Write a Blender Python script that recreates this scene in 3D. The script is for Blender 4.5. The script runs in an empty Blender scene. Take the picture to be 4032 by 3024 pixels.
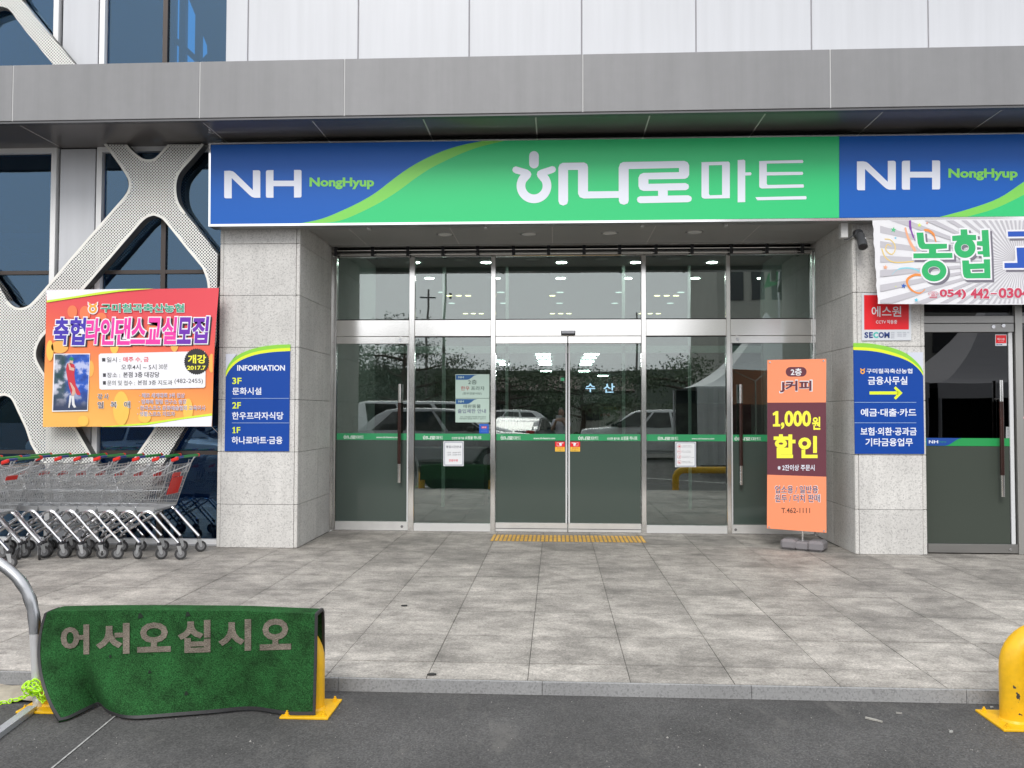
import bpy, bmesh, math, random
import numpy as np
from mathutils import Matrix, Vector
random.seed(7); rng = np.random.default_rng(7)
R = math.radians
sc = bpy.context.scene
col = sc.collection
# ------------------------------------------------------------------ camera
FPX = 3337.9; CAM = np.array([0.0, -9.5658, 1.5526])
YAW, PITCH, ROLL = R(2.9963), R(1.9054), R(0.1349)
def _basis():
    cy, sy, cp, sp, cr, sr = math.cos(YAW), math.sin(YAW), math.cos(PITCH), math.sin(PITCH), math.cos(ROLL), math.sin(ROLL)
    f = np.array([-sy*cp, cy*cp, sp]); r = np.array([cy, sy, 0.0]); u = np.cross(r, f)
    return r*cr+u*sr, u*cr-r*sr, f
RT, UP, FW = _basis()
cd = bpy.data.cameras.new('camera'); cam = bpy.data.objects.new('camera', cd); col.objects.link(cam)
cd.sensor_width = 36; cd.lens = 36*FPX/4032; cd.clip_start = 0.05; cd.clip_end = 2000
m4 = Matrix(((RT[0], UP[0], -FW[0], CAM[0]), (RT[1], UP[1], -FW[1], CAM[1]), (RT[2], UP[2], -FW[2], CAM[2]), (0, 0, 0, 1)))
cam.matrix_world = m4; sc.camera = cam
# ------------------------------------------------------------------ sky, sun, exposure
SUN_EL, SUN_AZ = 42, 190          # azimuth clockwise from +Y (north)
w = bpy.data.worlds.new('World'); sc.world = w; w.use_nodes = True
nt = w.node_tree; bg = nt.nodes['Background']
sky = nt.nodes.new('ShaderNodeTexSky'); sky.sky_type = 'NISHITA'; sky.sun_disc = False
sky.sun_elevation = R(SUN_EL); sky.sun_rotation = R(SUN_AZ); sky.air_density = 1.0; sky.dust_density = 3.0; sky.ozone_density = 1.0
hs = nt.nodes.new('ShaderNodeHueSaturation'); hs.inputs['Saturation'].default_value = 0.10
mxw = nt.nodes.new('ShaderNodeMix'); mxw.data_type = 'RGBA'; mxw.inputs[0].default_value = 0.82
mxw.inputs[7].default_value = (7.85, 8.0, 8.35, 1)       # even cloud deck over most of the sky
nt.links.new(sky.outputs[0], hs.inputs['Color']); nt.links.new(hs.outputs[0], mxw.inputs[6])
nt.links.new(mxw.outputs[2], bg.inputs[0]); bg.inputs[1].default_value = 0.11
sl = bpy.data.lights.new('sun', 'SUN'); sl.energy = 1.15; sl.angle = R(24); sl.color = (1, 0.965, 0.92)
so = bpy.data.objects.new('sun', sl); col.objects.link(so)
sd = Vector((math.sin(R(SUN_AZ))*math.cos(R(SUN_EL)), math.cos(R(SUN_AZ))*math.cos(R(SUN_EL)), math.sin(R(SUN_EL))))
so.rotation_euler = sd.to_track_quat('Z', 'Y').to_euler(); so.location = (0, -20, 30)
sc.view_settings.view_transform = 'Standard'; sc.view_settings.look = 'None'
sc.view_settings.gamma = 1.0; sc.view_settings.use_curve_mapping = False
sc.view_settings.exposure = 0.72
sc.render.engine = 'CYCLES'
sc.cycles.max_bounces = 8; sc.cycles.diffuse_bounces = 3; sc.cycles.glossy_bounces = 4; sc.cycles.transparent_max_bounces = 16
sc.cycles.sample_clamp_indirect = 6; sc.cycles.use_denoising = True
# ------------------------------------------------------------------ geometry helpers
def ray(u, v): return FW + RT*(u-2016)/FPX - UP*(v-1512)/FPX
def P(u, v, Y):
    "point of the plane y = Y that the photograph shows at pixel (u, v)"
    d = ray(u, v); return CAM + d*((Y-CAM[1])/d[1])
def G(u, v, Z=0.0):
    d = ray(u, v); return CAM + d*((Z-CAM[2])/d[2])
def PX(u, v, Y): return float(P(u, v, Y)[0])
def PZ(u, v, Y): return float(P(u, v, Y)[2])
class Plane:
    def __init__(s, p, n):
        s.p = np.array(p, float); s.n = np.array(n, float)/np.linalg.norm(n)
    def at(s, u, v, off=0.0):
        d = ray(u, v); t = np.dot(s.p-CAM, s.n)/np.dot(d, s.n); return CAM + d*t + s.n*off
def facade(Y): return Plane((0, Y, 0), (0, -1, 0))
def crop(x0, y0, s): return lambda a, b: (x0+a*s, y0+b*s)
class MB:
    def __init__(s): s.V = []; s.F = []
    def add(s, V, F):
        n = len(s.V); s.V += [tuple(map(float, v)) for v in V]; s.F += [tuple(i+n for i in f) for f in F]; return s
    def box(s, x0, x1, y0, y1, z0, z1):
        V = [(x, y, z) for z in (z0, z1) for y in (y0, y1) for x in (x0, x1)]
        return s.add(V, [(0, 2, 3, 1), (4, 5, 7, 6), (0, 1, 5, 4), (2, 6, 7, 3), (0, 4, 6, 2), (1, 3, 7, 5)])
    def bbox(s, x0, x1, y0, y1, z0, z1, b=0.004):
        "box with chamfered edges"
        bm = bmesh.new(); bmesh.ops.create_cube(bm, size=1)
        for v in bm.verts: v.co = ((x0+x1)/2+v.co.x*(x1-x0), (y0+y1)/2+v.co.y*(y1-y0), (z0+z1)/2+v.co.z*(z1-z0))
        bmesh.ops.bevel(bm, geom=list(bm.edges), offset=b, segments=1, affect='EDGES')
        bm.verts.index_update(); s.add([v.co for v in bm.verts], [[v.index for v in f.verts] for f in bm.faces]); bm.free(); return s
    def tube(s, pts, r, n=8, cap=True, flat=None):
        pts = [np.array(p, float) for p in pts]; rs = r if hasattr(r, '__len__') else [r]*len(pts)
        rings = []; prev = None
        for i, p in enumerate(pts):
            a = pts[max(i-1, 0)]; b = pts[min(i+1, len(pts)-1)]; t = b-a; t /= max(np.linalg.norm(t), 1e-9)
            if prev is None:
                h = np.array([0, 0, 1.0]) if abs(t[2]) < .9 else np.array([0, 1.0, 0]); x = np.cross(t, h)
            else: x = prev - t*np.dot(prev, t)
            x /= max(np.linalg.norm(x), 1e-9); y = np.cross(t, x); prev = x
            rings.append([p+rs[i]*(x*math.cos(2*math.pi*k/n)+y*math.sin(2*math.pi*k/n)) for k in range(n)])
        V = [q for rg in rings for q in rg]; F = []
        for i in range(len(pts)-1):
            for k in range(n):
                k2 = (k+1) % n; F.append((i*n+k, i*n+k2, (i+1)*n+k2, (i+1)*n+k))
        if cap: F += [tuple(range(n))[::-1], tuple(range((len(pts)-1)*n, len(pts)*n))]
        return s.add(V, F)
    def lathe(s, prof, c, axis='z', n=20):
        "prof = [(r, h)] along the axis through c"
        V = []; F = []
        for r_, h in prof:
            for k in range(n):
                a = 2*math.pi*k/n; x, y = r_*math.cos(a), r_*math.sin(a)
                V.append({'z': (c[0]+x, c[1]+y, c[2]+h), 'y': (c[0]+x, c[1]+h, c[2]+y), 'x': (c[0]+h, c[1]+x, c[2]+y)}[axis])
        for i in range(len(prof)-1):
            for k in range(n): F.append((i*n+k, i*n+(k+1) % n, (i+1)*n+(k+1) % n, (i+1)*n+k))
        return s.add(V, F)
    def poly(s, pts): return s.add(pts, [tuple(range(len(pts)))])
    def slab(s, pts, n, t):
        "prism: outline pts extruded by t along n (n towards the front)"
        n = np.array(n, float); k = len(pts); V = [np.array(p) for p in pts]+[np.array(p)-n*t for p in pts]
        return s.add(V, [tuple(range(k)), tuple(range(k, 2*k))[::-1]]+[(i, i+k, (i+1) % k+k, (i+1) % k) for i in range(k)])
def root_of(o):
    while o.parent: o = o.parent
    return o
def put(name, mb, mat, parent=None, smooth=False, label=None, cat=None, group=None, kind=None, base=None, local=False):
    V = np.array(mb.V, float).reshape(-1, 3)
    if parent is not None:
        o0 = np.zeros(3) if local else np.array(root_of(parent).location)
    else:
        o0 = np.array(base) if base is not None else (np.zeros(3) if local or kind == 'structure' else np.array([V[:, 0].mean(), V[:, 1].mean(), V[:, 2].min()]))
    me = bpy.data.meshes.new(name); me.from_pydata((V-o0).tolist(), [], mb.F); me.update()
    bm = bmesh.new(); bm.from_mesh(me); bmesh.ops.recalc_face_normals(bm, faces=bm.faces); bm.to_mesh(me); bm.free()
    if smooth:
        me.polygons.foreach_set('use_smooth', [True]*len(me.polygons))
        try: me.set_sharp_from_angle(angle=R(38))
        except Exception: pass
    me.materials.append(mat)
    o = bpy.data.objects.new(name, me); col.objects.link(o)
    if parent is not None: o.parent = parent
    else: o.location = o0
    for k, v in (('label', label), ('category', cat), ('group', group), ('kind', kind)):
        if v: o[k] = v
    return o
def thing(name, label, cat, loc=(0, 0, 0), rz=0, group=None):
    o = bpy.data.objects.new(name, None); col.objects.link(o); o.location = loc; o.rotation_euler = (0, 0, rz)
    o['label'] = label; o['category'] = cat
    if group: o['group'] = group
    o.empty_display_size = .1
    return o
def node(name, parent):
    o = bpy.data.objects.new(name, None); col.objects.link(o); o.parent = parent; return o
def copy_tree(o, parent=None):
    c = o.copy(); col.objects.link(c); c.parent = parent
    for ch in list(o.children): copy_tree(ch, c)
    return c
# ------------------------------------------------------------------ materials
MT = {}
def mat(name, c, rough=.6, metal=0, var=0, vs=3.0, bump=0, bs=40, spec=.5, emit=None, es=1, coat=0, var2=0, vs2=.6, alpha=None):
    "principled paint with optional two-scale tone variation and fine relief (object coordinates)"
    if name in MT: return MT[name]
    m = bpy.data.materials.new(name); m.use_nodes = True; t = m.node_tree; L = t.links.new; b = t.nodes['Principled BSDF']
    b.inputs['Base Color'].default_value = (*c, 1); b.inputs['Roughness'].default_value = rough; b.inputs['Metallic'].default_value = metal
    b.inputs['Specular IOR Level'].default_value = spec; b.inputs['Coat Weight'].default_value = coat
    if emit: b.inputs['Emission Color'].default_value = (*emit, 1); b.inputs['Emission Strength'].default_value = es
    if var or bump or var2:
        tc = t.nodes.new('ShaderNodeNewGeometry')
    if var or var2:
        src = None
        for amt, scale in ((var, vs), (var2, vs2)):
            if not amt: continue
            n = t.nodes.new('ShaderNodeTexNoise'); n.inputs['Scale'].default_value = scale; n.inputs['Detail'].default_value = 5; L(tc.outputs['Position'], n.inputs['Vector'])
            r = t.nodes.new('ShaderNodeMapRange'); r.inputs[1].default_value = .3; r.inputs[2].default_value = .7; r.inputs[3].default_value = 1-amt; r.inputs[4].default_value = 1+amt
            L(n.outputs[0], r.inputs[0])
            mul = t.nodes.new('ShaderNodeMix'); mul.data_type = 'RGBA'; mul.blend_type = 'MULTIPLY'; mul.inputs[0].default_value = 1
            if src is None: mul.inputs[6].default_value = (*c, 1)
            else: L(src, mul.inputs[6])
            L(r.outputs[0], mul.inputs[7]); src = mul.outputs[2]
        L(src, b.inputs['Base Color'])
    if bump:
        n = t.nodes.new('ShaderNodeTexNoise'); n.inputs['Scale'].default_value = bs; n.inputs['Detail'].default_value = 3; L(tc.outputs['Position'], n.inputs['Vector'])
        bp = t.nodes.new('ShaderNodeBump'); bp.inputs['Strength'].default_value = bump; bp.inputs['Distance'].default_value = .01; L(n.outputs[0], bp.inputs['Height']); L(bp.outputs[0], b.inputs['Normal'])
    MT[name] = m; return m
def nt_of(m): return m.node_tree, m.node_tree.links.new, m.node_tree.nodes['Principled BSDF']
def N(t, kind, **kw):
    n = t.nodes.new(kind)
    for k, v in kw.items():
        if k.startswith('i_'): n.inputs[int(k[2:])].default_value = v
        else: setattr(n, k, v)
    return n
def ramp(t, pts):
    r = t.nodes.new('ShaderNodeValToRGB'); e = r.color_ramp.elements
    while len(e) > 1: e.remove(e[-1])
    e[0].position, e[0].color = pts[0][0], (*pts[0][1], 1)
    for p, c in pts[1:]:
        x = e.new(p); x.color = (*c, 1)
    return r
def granite(name, base, dark, speck=.35, scale=90, stain=.1):
    m = mat(name, base, .62); t, L, b = nt_of(m); g = N(t, 'ShaderNodeNewGeometry')
    v = N(t, 'ShaderNodeTexVoronoi'); v.inputs['Scale'].default_value = scale; L(g.outputs['Position'], v.inputs['Vector'])
    bw = N(t, 'ShaderNodeRGBToBW'); L(v.outputs['Color'], bw.inputs[0])
    r = ramp(t, [(0.0, dark), (speck, tuple(x*.86 for x in base)), (speck+.12, base), (.8, tuple(min(1, x*1.12) for x in base))]); L(bw.outputs[0], r.inputs[0])
    n = N(t, 'ShaderNodeTexNoise'); n.inputs['Scale'].default_value = 1.7; n.inputs['Detail'].default_value = 6; L(g.outputs['Position'], n.inputs['Vector'])
    mr = N(t, 'ShaderNodeMapRange', i_1=.3, i_2=.7, i_3=1-stain, i_4=1+stain); L(n.outputs[0], mr.inputs[0])
    oi = N(t, 'ShaderNodeObjectInfo'); mo = N(t, 'ShaderNodeMapRange', i_1=0, i_2=1, i_3=.94, i_4=1.05); L(oi.outputs['Random'], mo.inputs[0])
    mm = N(t, 'ShaderNodeMath', operation='MULTIPLY'); L(mr.outputs[0], mm.inputs[0]); L(mo.outputs[0], mm.inputs[1])
    x = N(t, 'ShaderNodeMix', data_type='RGBA', blend_type='MULTIPLY'); x.inputs[0].default_value = 1; L(r.outputs[0], x.inputs[6]); L(mm.outputs[0], x.inputs[7]); L(x.outputs[2], b.inputs['Base Color'])
    bp = N(t, 'ShaderNodeBump'); bp.inputs['Strength'].default_value = .12; bp.inputs['Distance'].default_value = .004; L(bw.outputs[0], bp.inputs['Height']); L(bp.outputs[0], b.inputs['Normal'])
    return m
def glass(name, tint, refl=(.13, .13, .13), wav=0.0, f0=1.0):
    "window glass: clear tinted body under a mirror-like surface whose strength rises at grazing angles"
    m = bpy.data.materials.new(name); m.use_nodes = True; t = m.node_tree; L = t.links.new; t.nodes.clear()
    o = N(t, 'ShaderNodeOutputMaterial'); tr = N(t, 'ShaderNodeBsdfTransparent'); tr.inputs[0].default_value = (*tint, 1)
    gl = N(t, 'ShaderNodeBsdfGlossy'); gl.inputs['Roughness'].default_value = 0.0; gl.inputs['Color'].default_value = (*[min(1, x/max(refl)) for x in refl], 1)
    lw = N(t, 'ShaderNodeFresnel'); lw.inputs[0].default_value = 1.45
    mr = N(t, 'ShaderNodeMapRange', i_1=.034, i_2=1, i_3=max(refl), i_4=1); L(lw.outputs[0], mr.inputs[0])
    if wav:
        g = N(t, 'ShaderNodeNewGeometry'); n = N(t, 'ShaderNodeTexNoise'); n.inputs['Scale'].default_value = 1.3; n.inputs['Detail'].default_value = 1; L(g.outputs['Position'], n.inputs['Vector'])
        bp = N(t, 'ShaderNodeBump'); bp.inputs['Strength'].default_value = 1; bp.inputs['Distance'].default_value = wav; L(n.outputs[0], bp.inputs['Height']); L(bp.outputs[0], gl.inputs['Normal'])
    mx = N(t, 'ShaderNodeMixShader'); L(mr.outputs[0], mx.inputs[0]); L(tr.outputs[0], mx.inputs[1]); L(gl.outputs[0], mx.inputs[2]); L(mx.outputs[0], o.inputs[0])
    return m
def streaks(m, amt, sx=5, sz=.22):
    "faint vertical weather streaks"
    t, L, b = nt_of(m); g = N(t, 'ShaderNodeNewGeometry'); mp = N(t, 'ShaderNodeMapping'); mp.inputs['Scale'].default_value = (sx, sx, sz); L(g.outputs['Position'], mp.inputs[0])
    n = N(t, 'ShaderNodeTexNoise'); n.inputs['Scale'].default_value = 1.6; n.inputs['Detail'].default_value = 7; n.inputs['Roughness'].default_value = .6; L(mp.outputs[0], n.inputs['Vector'])
    r = N(t, 'ShaderNodeMapRange', i_1=.32, i_2=.62, i_3=1-amt, i_4=1+amt*.3); L(n.outputs[0], r.inputs[0]); x = N(t, 'ShaderNodeMix', data_type='RGBA', blend_type='MULTIPLY'); x.inputs[0].default_value = 1
    k = b.inputs['Base Color'].links; 
    if k: L(k[0].from_socket, x.inputs[6])
    else: x.inputs[6].default_value = b.inputs['Base Color'].default_value
    L(r.outputs[0], x.inputs[7]); L(x.outputs[2], b.inputs['Base Color'])
def emitter(name, c, s):
    return mat(name, (.8, .8, .8), .5, emit=c, es=s)
WHITE = mat('white_print', (.78, .79, .82), .45)
BLACK = mat('black_print', (.02, .02, .022), .5)
BLUE = mat('blue_print', (.008, .07, .36), .38)
SBLUE = mat('sign_blue', (.004, .105, .46), .36, spec=.35)
SGREEN = mat('sign_green', (.022, .56, .185), .36)
LIME = mat('lime_print', (.2, .62, .09), .36)
YEL = mat('yellow_print', (.78, .86, .03), .4)
LETTER = mat('letter_white', (.74, .77, .86), .35)
STEEL = mat('stainless_steel', (.90, .885, .86), .14, 1, var=.02, vs=2)
RAILB = mat('scuffed_bottom_rail', (.74, .735, .72), .42, .75, var=.06, vs=6)
BSTEEL = mat('brushed_steel', (.66, .655, .64), .24, 1, var=.06, vs=5)
CHROME = mat('chrome', (.78, .78, .8), .12, 1)
ZINC = mat('zinc_wire', (.57, .585, .60), .36, .9)
DGREY = mat('dark_grey_plastic', (.035, .035, .04), .5)
GRAN = granite('granite_cladding', (.55, .54, .52), (.36, .35, .345), .22, 85, .08)
GRANT = granite('granite_trim', (.56, .55, .525), (.36, .355, .35), .22, 120, .05)
PANEL = mat('white_metal_panel', (.56, .572, .60), .35, var2=.025, vs2=.5)
FASC = mat('grey_composite_panel', (.225, .226, .232), .5, .1, var2=.05, vs2=.7, var=.02, vs=9)
SOFF = mat('taupe_composite_panel', (.15, .138, .134), .30, .3, var2=.08, vs2=1.2)
streaks(FASC, .07); streaks(PANEL, .05); streaks(GRAN, .09, 4, .3); streaks(GRANT, .06)
GASKET = mat('dark_gasket', (.03, .03, .032), .7)
BROWNF = mat('bronze_frame', (.06, .048, .042), .4, .3)
GLASS = glass('clear_glass', (.60, .72, .67), (.185, .185, .185), wav=.0008)
BGLASS = glass('blue_coated_glass', (.09, .36, .60), (.056, .083, .102), wav=.003)
DGLASS = glass('dark_tinted_glass', (.07, .08, .08), (.062, .062, .064), wav=.001)
# ------------------------------------------------------------------ flat print: lettering and shapes laid on a plane
TC = {}
def glyphs(s, bold=0.0, fat=0.0):
    "flat outline mesh of a line of text, scaled to the unit box; fat swells every stroke by a flattened rim"
    k = (s, bold, fat)
    if k in TC: return TC[k]
    c = bpy.data.curves.new('t', 'FONT'); c.body = s; c.size = 1; c.offset = bold; c.resolution_u = 3
    if fat: c.bevel_depth = fat; c.bevel_resolution = 1
    o = bpy.data.objects.new('t', c); me = bpy.data.meshes.new_from_object(o)
    n = len(me.vertices); V = np.zeros(n*3); me.vertices.foreach_get('co', V); V = V.reshape(-1, 3)
    F = [tuple(p.vertices) for p in me.polygons]
    lo, hi = V.min(0), V.max(0); V = V.copy()
    V[:, 2] = V[:, 2]/max(fat, 1e-6) if fat else 0
    V[:, 0] = (V[:, 0]-lo[0])/max(hi[0]-lo[0], 1e-6); V[:, 1] = (V[:, 1]-lo[1])/max(hi[1]-lo[1], 1e-6)
    if fat:   # keep only the front half of the rim
        F = [f for f in F if max(V[i][2] for i in f) > .02 or all(abs(V[i][2]) < .02 for i in f)]
    bpy.data.objects.remove(o); bpy.data.curves.remove(c); bpy.data.meshes.remove(me)
    TC[k] = (V, F); return TC[k]
def quadmap(q, plane, off, C=lambda a, b: (a, b)):
    "q = four picture corners TL TR BR BL (in the crop C) or (x0, y0, x1, y1)"
    if len(q) == 4 and not hasattr(q[0], '__len__'): x0, y0, x1, y1 = q; q = [(x0, y0), (x1, y0), (x1, y1), (x0, y1)]
    tl, tr, br, bl = [plane.at(*C(*p), off) for p in q]
    return lambda x, y: (bl*(1-x)+br*x)*(1-y)+(tl*(1-x)+tr*x)*y
def text(s, q, plane, C, mt, parent, layer=2, bold=.015, fat=0.0, shear=0, name='lettering', dx=0, dy=0):
    V, F = glyphs(s, bold, fat); off = layer*.0012; f = quadmap(q, plane, off, C); mb = MB()
    pts = [f(x+shear*(y-.5)+dx, y+dy)+plane.n*z*.0004 for x, y, z in V]
    mb.add(pts, F); return put(name, mb, mt, parent)
def shape(pts, plane, C, mt, parent, layer=1, name='print', thick=0):
    mb = MB(); off = layer*.0012; P3 = [plane.at(*C(a, b), off) for a, b in pts]
    if thick: mb.slab(P3, plane.n, thick)
    else: mb.poly(P3)
    return put(name, mb, mt, parent)
def multishape(polys, plane, C, mt, parent, layer=1, name='print'):
    mb = MB()
    for pts in polys: mb.poly([plane.at(*C(a, b), layer*.0012) for a, b in pts])
    return put(name, mb, mt, parent)
def stroke(pts, wd, plane, C, mt, parent, layer=1, name='print', closed=False):
    "ribbon of picture width wd (number or list) along pts"
    k = len(pts); ws = wd if hasattr(wd, '__len__') else [wd]*k; L_, R_ = [], []
    for i in range(k):
        a = np.array(pts[(i-1) % k if closed else max(i-1, 0)], float); b = np.array(pts[(i+1) % k if closed else min(i+1, k-1)], float)
        t = b-a; t /= max(np.linalg.norm(t), 1e-6); n = np.array([-t[1], t[0]])*ws[i]/2; p = np.array(pts[i], float); L_.append(p+n); R_.append(p-n)
    mb = MB(); off = layer*.0012; V = [plane.at(*C(*p), off) for p in L_+R_]
    F = [(i, (i+1) % k, (i+1) % k+k, i+k) for i in range(k if closed else k-1)]
    mb.add(V, F); return put(name, mb, mt, parent)
def arc(cx, cy, r, a0, a1, n=16, ry=None):
    ry = ry or r; return [(cx+r*math.cos(R(a0+(a1-a0)*i/n)), cy-ry*math.sin(R(a0+(a1-a0)*i/n))) for i in range(n+1)]
def rrect(x0, y0, x1, y1, r):
    return arc(x1-r, y0+r, r, 90, 0, 4)+arc(x1-r, y1-r, r, 0, -90, 4)+arc(x0+r, y1-r, r, -90, -180, 4)+arc(x0+r, y0+r, r, 180, 90, 4)
def smooth(pts, n=6, closed=False):
    "Catmull-Rom through pts"
    o = []; k = len(pts); P_ = [np.array(p, float) for p in pts]
    for i in range(k if closed else k-1):
        g = lambda j: P_[j % k] if closed else P_[min(max(j, 0), k-1)]
        a, b, c, d = g(i-1), g(i), g(i+1), g(i+2)
        for j in range(n):
            t = j/n; o.append(.5*((2*b)+(-a+c)*t+(2*a-5*b+4*c-d)*t*t+(-a+3*b-3*c+d)*t**3))
    if not closed: o.append(P_[-1])
    return o
def bridged(outer, inner):
    "one outline for a shape with a hole"
    bi = min(((math.hypot(o[0]-i[0], o[1]-i[1]), a, b) for a, o in enumerate(outer) for b, i in enumerate(inner)))
    _, a, b = bi; inn = inner[b:]+inner[:b+1]
    return outer[:a+1]+inn[::-1]+outer[a:]
# the shop's word mark, traced once in its own units (x 185..2016, y 87..426)
def wordmark():
    ring_o = [p for p in arc(320, 303, 108, 137, 403, 30)]; ring_i = [p for p in arc(320, 303, 54, 403-14, 137+14, 24)]
    mark = [(228, 232), (200, 224), (188, 214), (185, 200), (193, 186), (207, 182), (280, 203), (297, 214), (304, 232), (300, 248)]
    left = mark+ring_i[::-1]
    body = [(234, 233), (205, 226), (190, 217), (185, 203), (192, 188), (207, 182), (280, 203), (298, 216), (304, 232), (297, 250)]+[(278, 272)]+arc(320, 303, 54, 150, 390, 24)+[(362, 272)]+[(344, 250), (337, 232), (343, 214), (362, 203), (433, 180), (449, 185), (457, 200), (452, 215), (437, 223), (408, 233)]+arc(320, 303, 108, 40, -220, 34)
    drop = arc(320, 117, 30, 180, 0, 8)+arc(320, 165, 30, 0, -180, 8)
    long_ = [(472, 190), (480, 170), (498, 160), (632, 158), (650, 168), (656, 186), (656, 338), (847, 336), (847, 190), (856, 165), (875, 155), (1255, 148), (1275, 156), (1285, 175), (1285, 235), (1275, 252), (1258, 260), (1032, 263), (1032, 291), (1262, 286), (1280, 295), (1284, 308), (1280, 322), (1265, 330), (1152, 332), (1152, 364), (1280, 362), (1297, 370), (1302, 383), (1297, 397), (1280, 405), (980, 411), (965, 403), (960, 389), (965, 375), (980, 368), (1092, 366), (1092, 334), (1000, 335), (978, 325), (970, 305), (970, 252), (980, 232), (1000, 223), (1222, 218), (1222, 192), (909, 199), (909, 395), (903, 412), (880, 421), (857, 414), (848, 398), (848, 378), (630, 382), (605, 374), (594, 352), (594, 204), (532, 205), (532, 398), (525, 417), (502, 426), (480, 418), (472, 398)]
    ma = bridged([(1362, 156), (1530, 152), (1538, 162), (1538, 380), (1380, 383), (1366, 378), (1362, 368)], [(1408, 176), (1490, 174), (1490, 360), (1415, 362), (1408, 355)])
    a_ = [(1587, 143), (1626, 140), (1634, 148), (1634, 220), (1668, 219), (1674, 228), (1668, 238), (1634, 239), (1634, 404), (1587, 406)]
    t_ = [(1721, 149), (1990, 142), (1996, 152), (1992, 161), (1768, 165), (1768, 218), (1990, 216), (1995, 226), (1990, 235), (1768, 239), (1768, 292), (1774, 298), (1995, 294), (2000, 305), (1996, 314), (1737, 320), (1725, 315), (1721, 305)]
    b_ = [(1697, 374), (2012, 367), (2016, 378), (2012, 387), (1709, 393)]
    return [body, drop, long_, ma, a_, t_, b_]
WM = wordmark()
def put_wordmark(q, plane, C, mt, parent, layer=2):
    f = quadmap(q, plane, layer*.0012, C); mb = MB()
    for pl in WM: mb.poly([f((x-185)/1831, 1-(y-87)/339) for x, y in pl])
    return put('lettering', mb, mt, parent)
NH_N = [(230, 366), (290, 364), (325, 371), (350, 390), (543, 580), (543, 360), (602, 358), (618, 364), (624, 378), (624, 662), (560, 662), (530, 652), (505, 632), (312, 445), (312, 668), (245, 668), (233, 662), (230, 650)]
NH_H = [(685, 378), (690, 364), (704, 358), (767, 357), (767, 474), (990, 474), (990, 355), (1055, 355), (1067, 360), (1071, 372), (1071, 645), (1067, 655), (1056, 659), (990, 660), (990, 535), (767, 535), (767, 662), (704, 662), (690, 658), (685, 645)]
def put_nh(q, plane, C, mt, parent, layer=2):
    f = quadmap(q, plane, layer*.0012, C); mb = MB()
    for pl in (NH_N, NH_H): mb.poly([f((x-230)/841, 1-(y-355)/313) for x, y in pl])
    return put('lettering', mb, mt, parent)
def put_emblem(cx, cy, s, plane, C, m_fill, parent, layer=3, rim=None):
    "small round coop emblem: a ring under two pointed leaves"
    for k, (mt, g) in enumerate(((rim, s*.13), (m_fill, 0))):
        if mt is None: continue
        z = layer+(-1 if k == 0 and rim else 0)
        mb = MB(); off = z*.0012
        pl = bridged(arc(cx, cy+s*.18, s*.5+g, 90, 449, 24), arc(cx, cy+s*.18, max(s*.24-g, s*.05), 90, 449, 18))
        for pts in (pl, [(cx-s*.5-g, cy-s*.62-g), (cx-s*.02, cy-s*.28), (cx-s*.3-g, cy-s*.2+g), (cx-s*.5-g, cy-s*.32)], [(cx+s*.5+g, cy-s*.62-g), (cx+s*.5+g, cy-s*.32), (cx+s*.3+g, cy-s*.2+g), (cx+s*.02, cy-s*.28)]):
            mb.poly([plane.at(*C(a, b), off+(0.0003 if pts is not pl else 0)) for a, b in pts])
        put('emblem', mb, mt, parent)
def clip(poly, x0, y0, x1, y1):
    def cut(pl, ins, inter):
        o = []
        for i in range(len(pl)):
            a, b = pl[i-1], pl[i]
            if ins(b):
                if not ins(a): o.append(inter(a, b))
                o.append(b)
            elif ins(a): o.append(inter(a, b))
        return o
    def ix(v): return lambda a, b: (v, a[1]+(b[1]-a[1])*(v-a[0])/(b[0]-a[0]))
    def iy(v): return lambda a, b: (a[0]+(b[0]-a[0])*(v-a[1])/(b[1]-a[1]), v)
    for ins, inter in ((lambda p: p[0] >= x0, ix(x0)), (lambda p: p[0] <= x1, ix(x1)), (lambda p: p[1] >= y0, iy(y0)), (lambda p: p[1] <= y1, iy(y1))):
        if not poly: return []
        poly = cut(poly, ins, inter)
    return poly
def plate(name, splines, Y, t, mt, parent, smooth_=False, origin=True):
    "sheet with cut-outs: splines are outlines in x, z; front face at Y, thickness t"
    c = bpy.data.curves.new('p', 'CURVE'); c.dimensions = '2D'; c.fill_mode = 'BOTH'; c.extrude = t/2
    for pts in splines:
        s = c.splines.new('POLY'); s.points.add(len(pts)-1)
        for i, p in enumerate(pts): s.points[i].co = (p[0], p[1], 0, 1)
        s.use_cyclic_u = True
    o = bpy.data.objects.new('p', c); me = bpy.data.meshes.new_from_object(o)
    mb = MB(); mb.add([(v.co.x, Y+t/2-v.co.z, v.co.y) for v in me.vertices], [tuple(p.vertices) for p in me.polygons])
    bpy.data.objects.remove(o); bpy.data.curves.remove(c); bpy.data.meshes.remove(me)
    return put(name, mb, mt, parent)

# ================================================================== THE SETTING
ZA = -0.074            # road level, pavement level is 0
asph = mat('asphalt', (.05, .05, .052), .82); t, L, b = nt_of(asph); g = N(t, 'ShaderNodeNewGeometry')
v1 = N(t, 'ShaderNodeTexVoronoi'); v1.inputs['Scale'].default_value = 130; L(g.outputs['Position'], v1.inputs['Vector']); bw = N(t, 'ShaderNodeRGBToBW'); L(v1.outputs['Color'], bw.inputs[0])
n1 = N(t, 'ShaderNodeTexNoise'); n1.inputs['Scale'].default_value = 1.6; n1.inputs['Detail'].default_value = 7; n1.inputs['Roughness'].default_value = .62; L(g.outputs['Position'], n1.inputs['Vector'])
r1 = ramp(t, [(0, (.034, .0335, .033)), (.3, (.050, .049, .0485)), (.62, (.066, .065, .064)), (.95, (.092, .09, .088)), (1, (.13, .128, .12))]); L(bw.outputs[0], r1.inputs[0])
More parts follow.
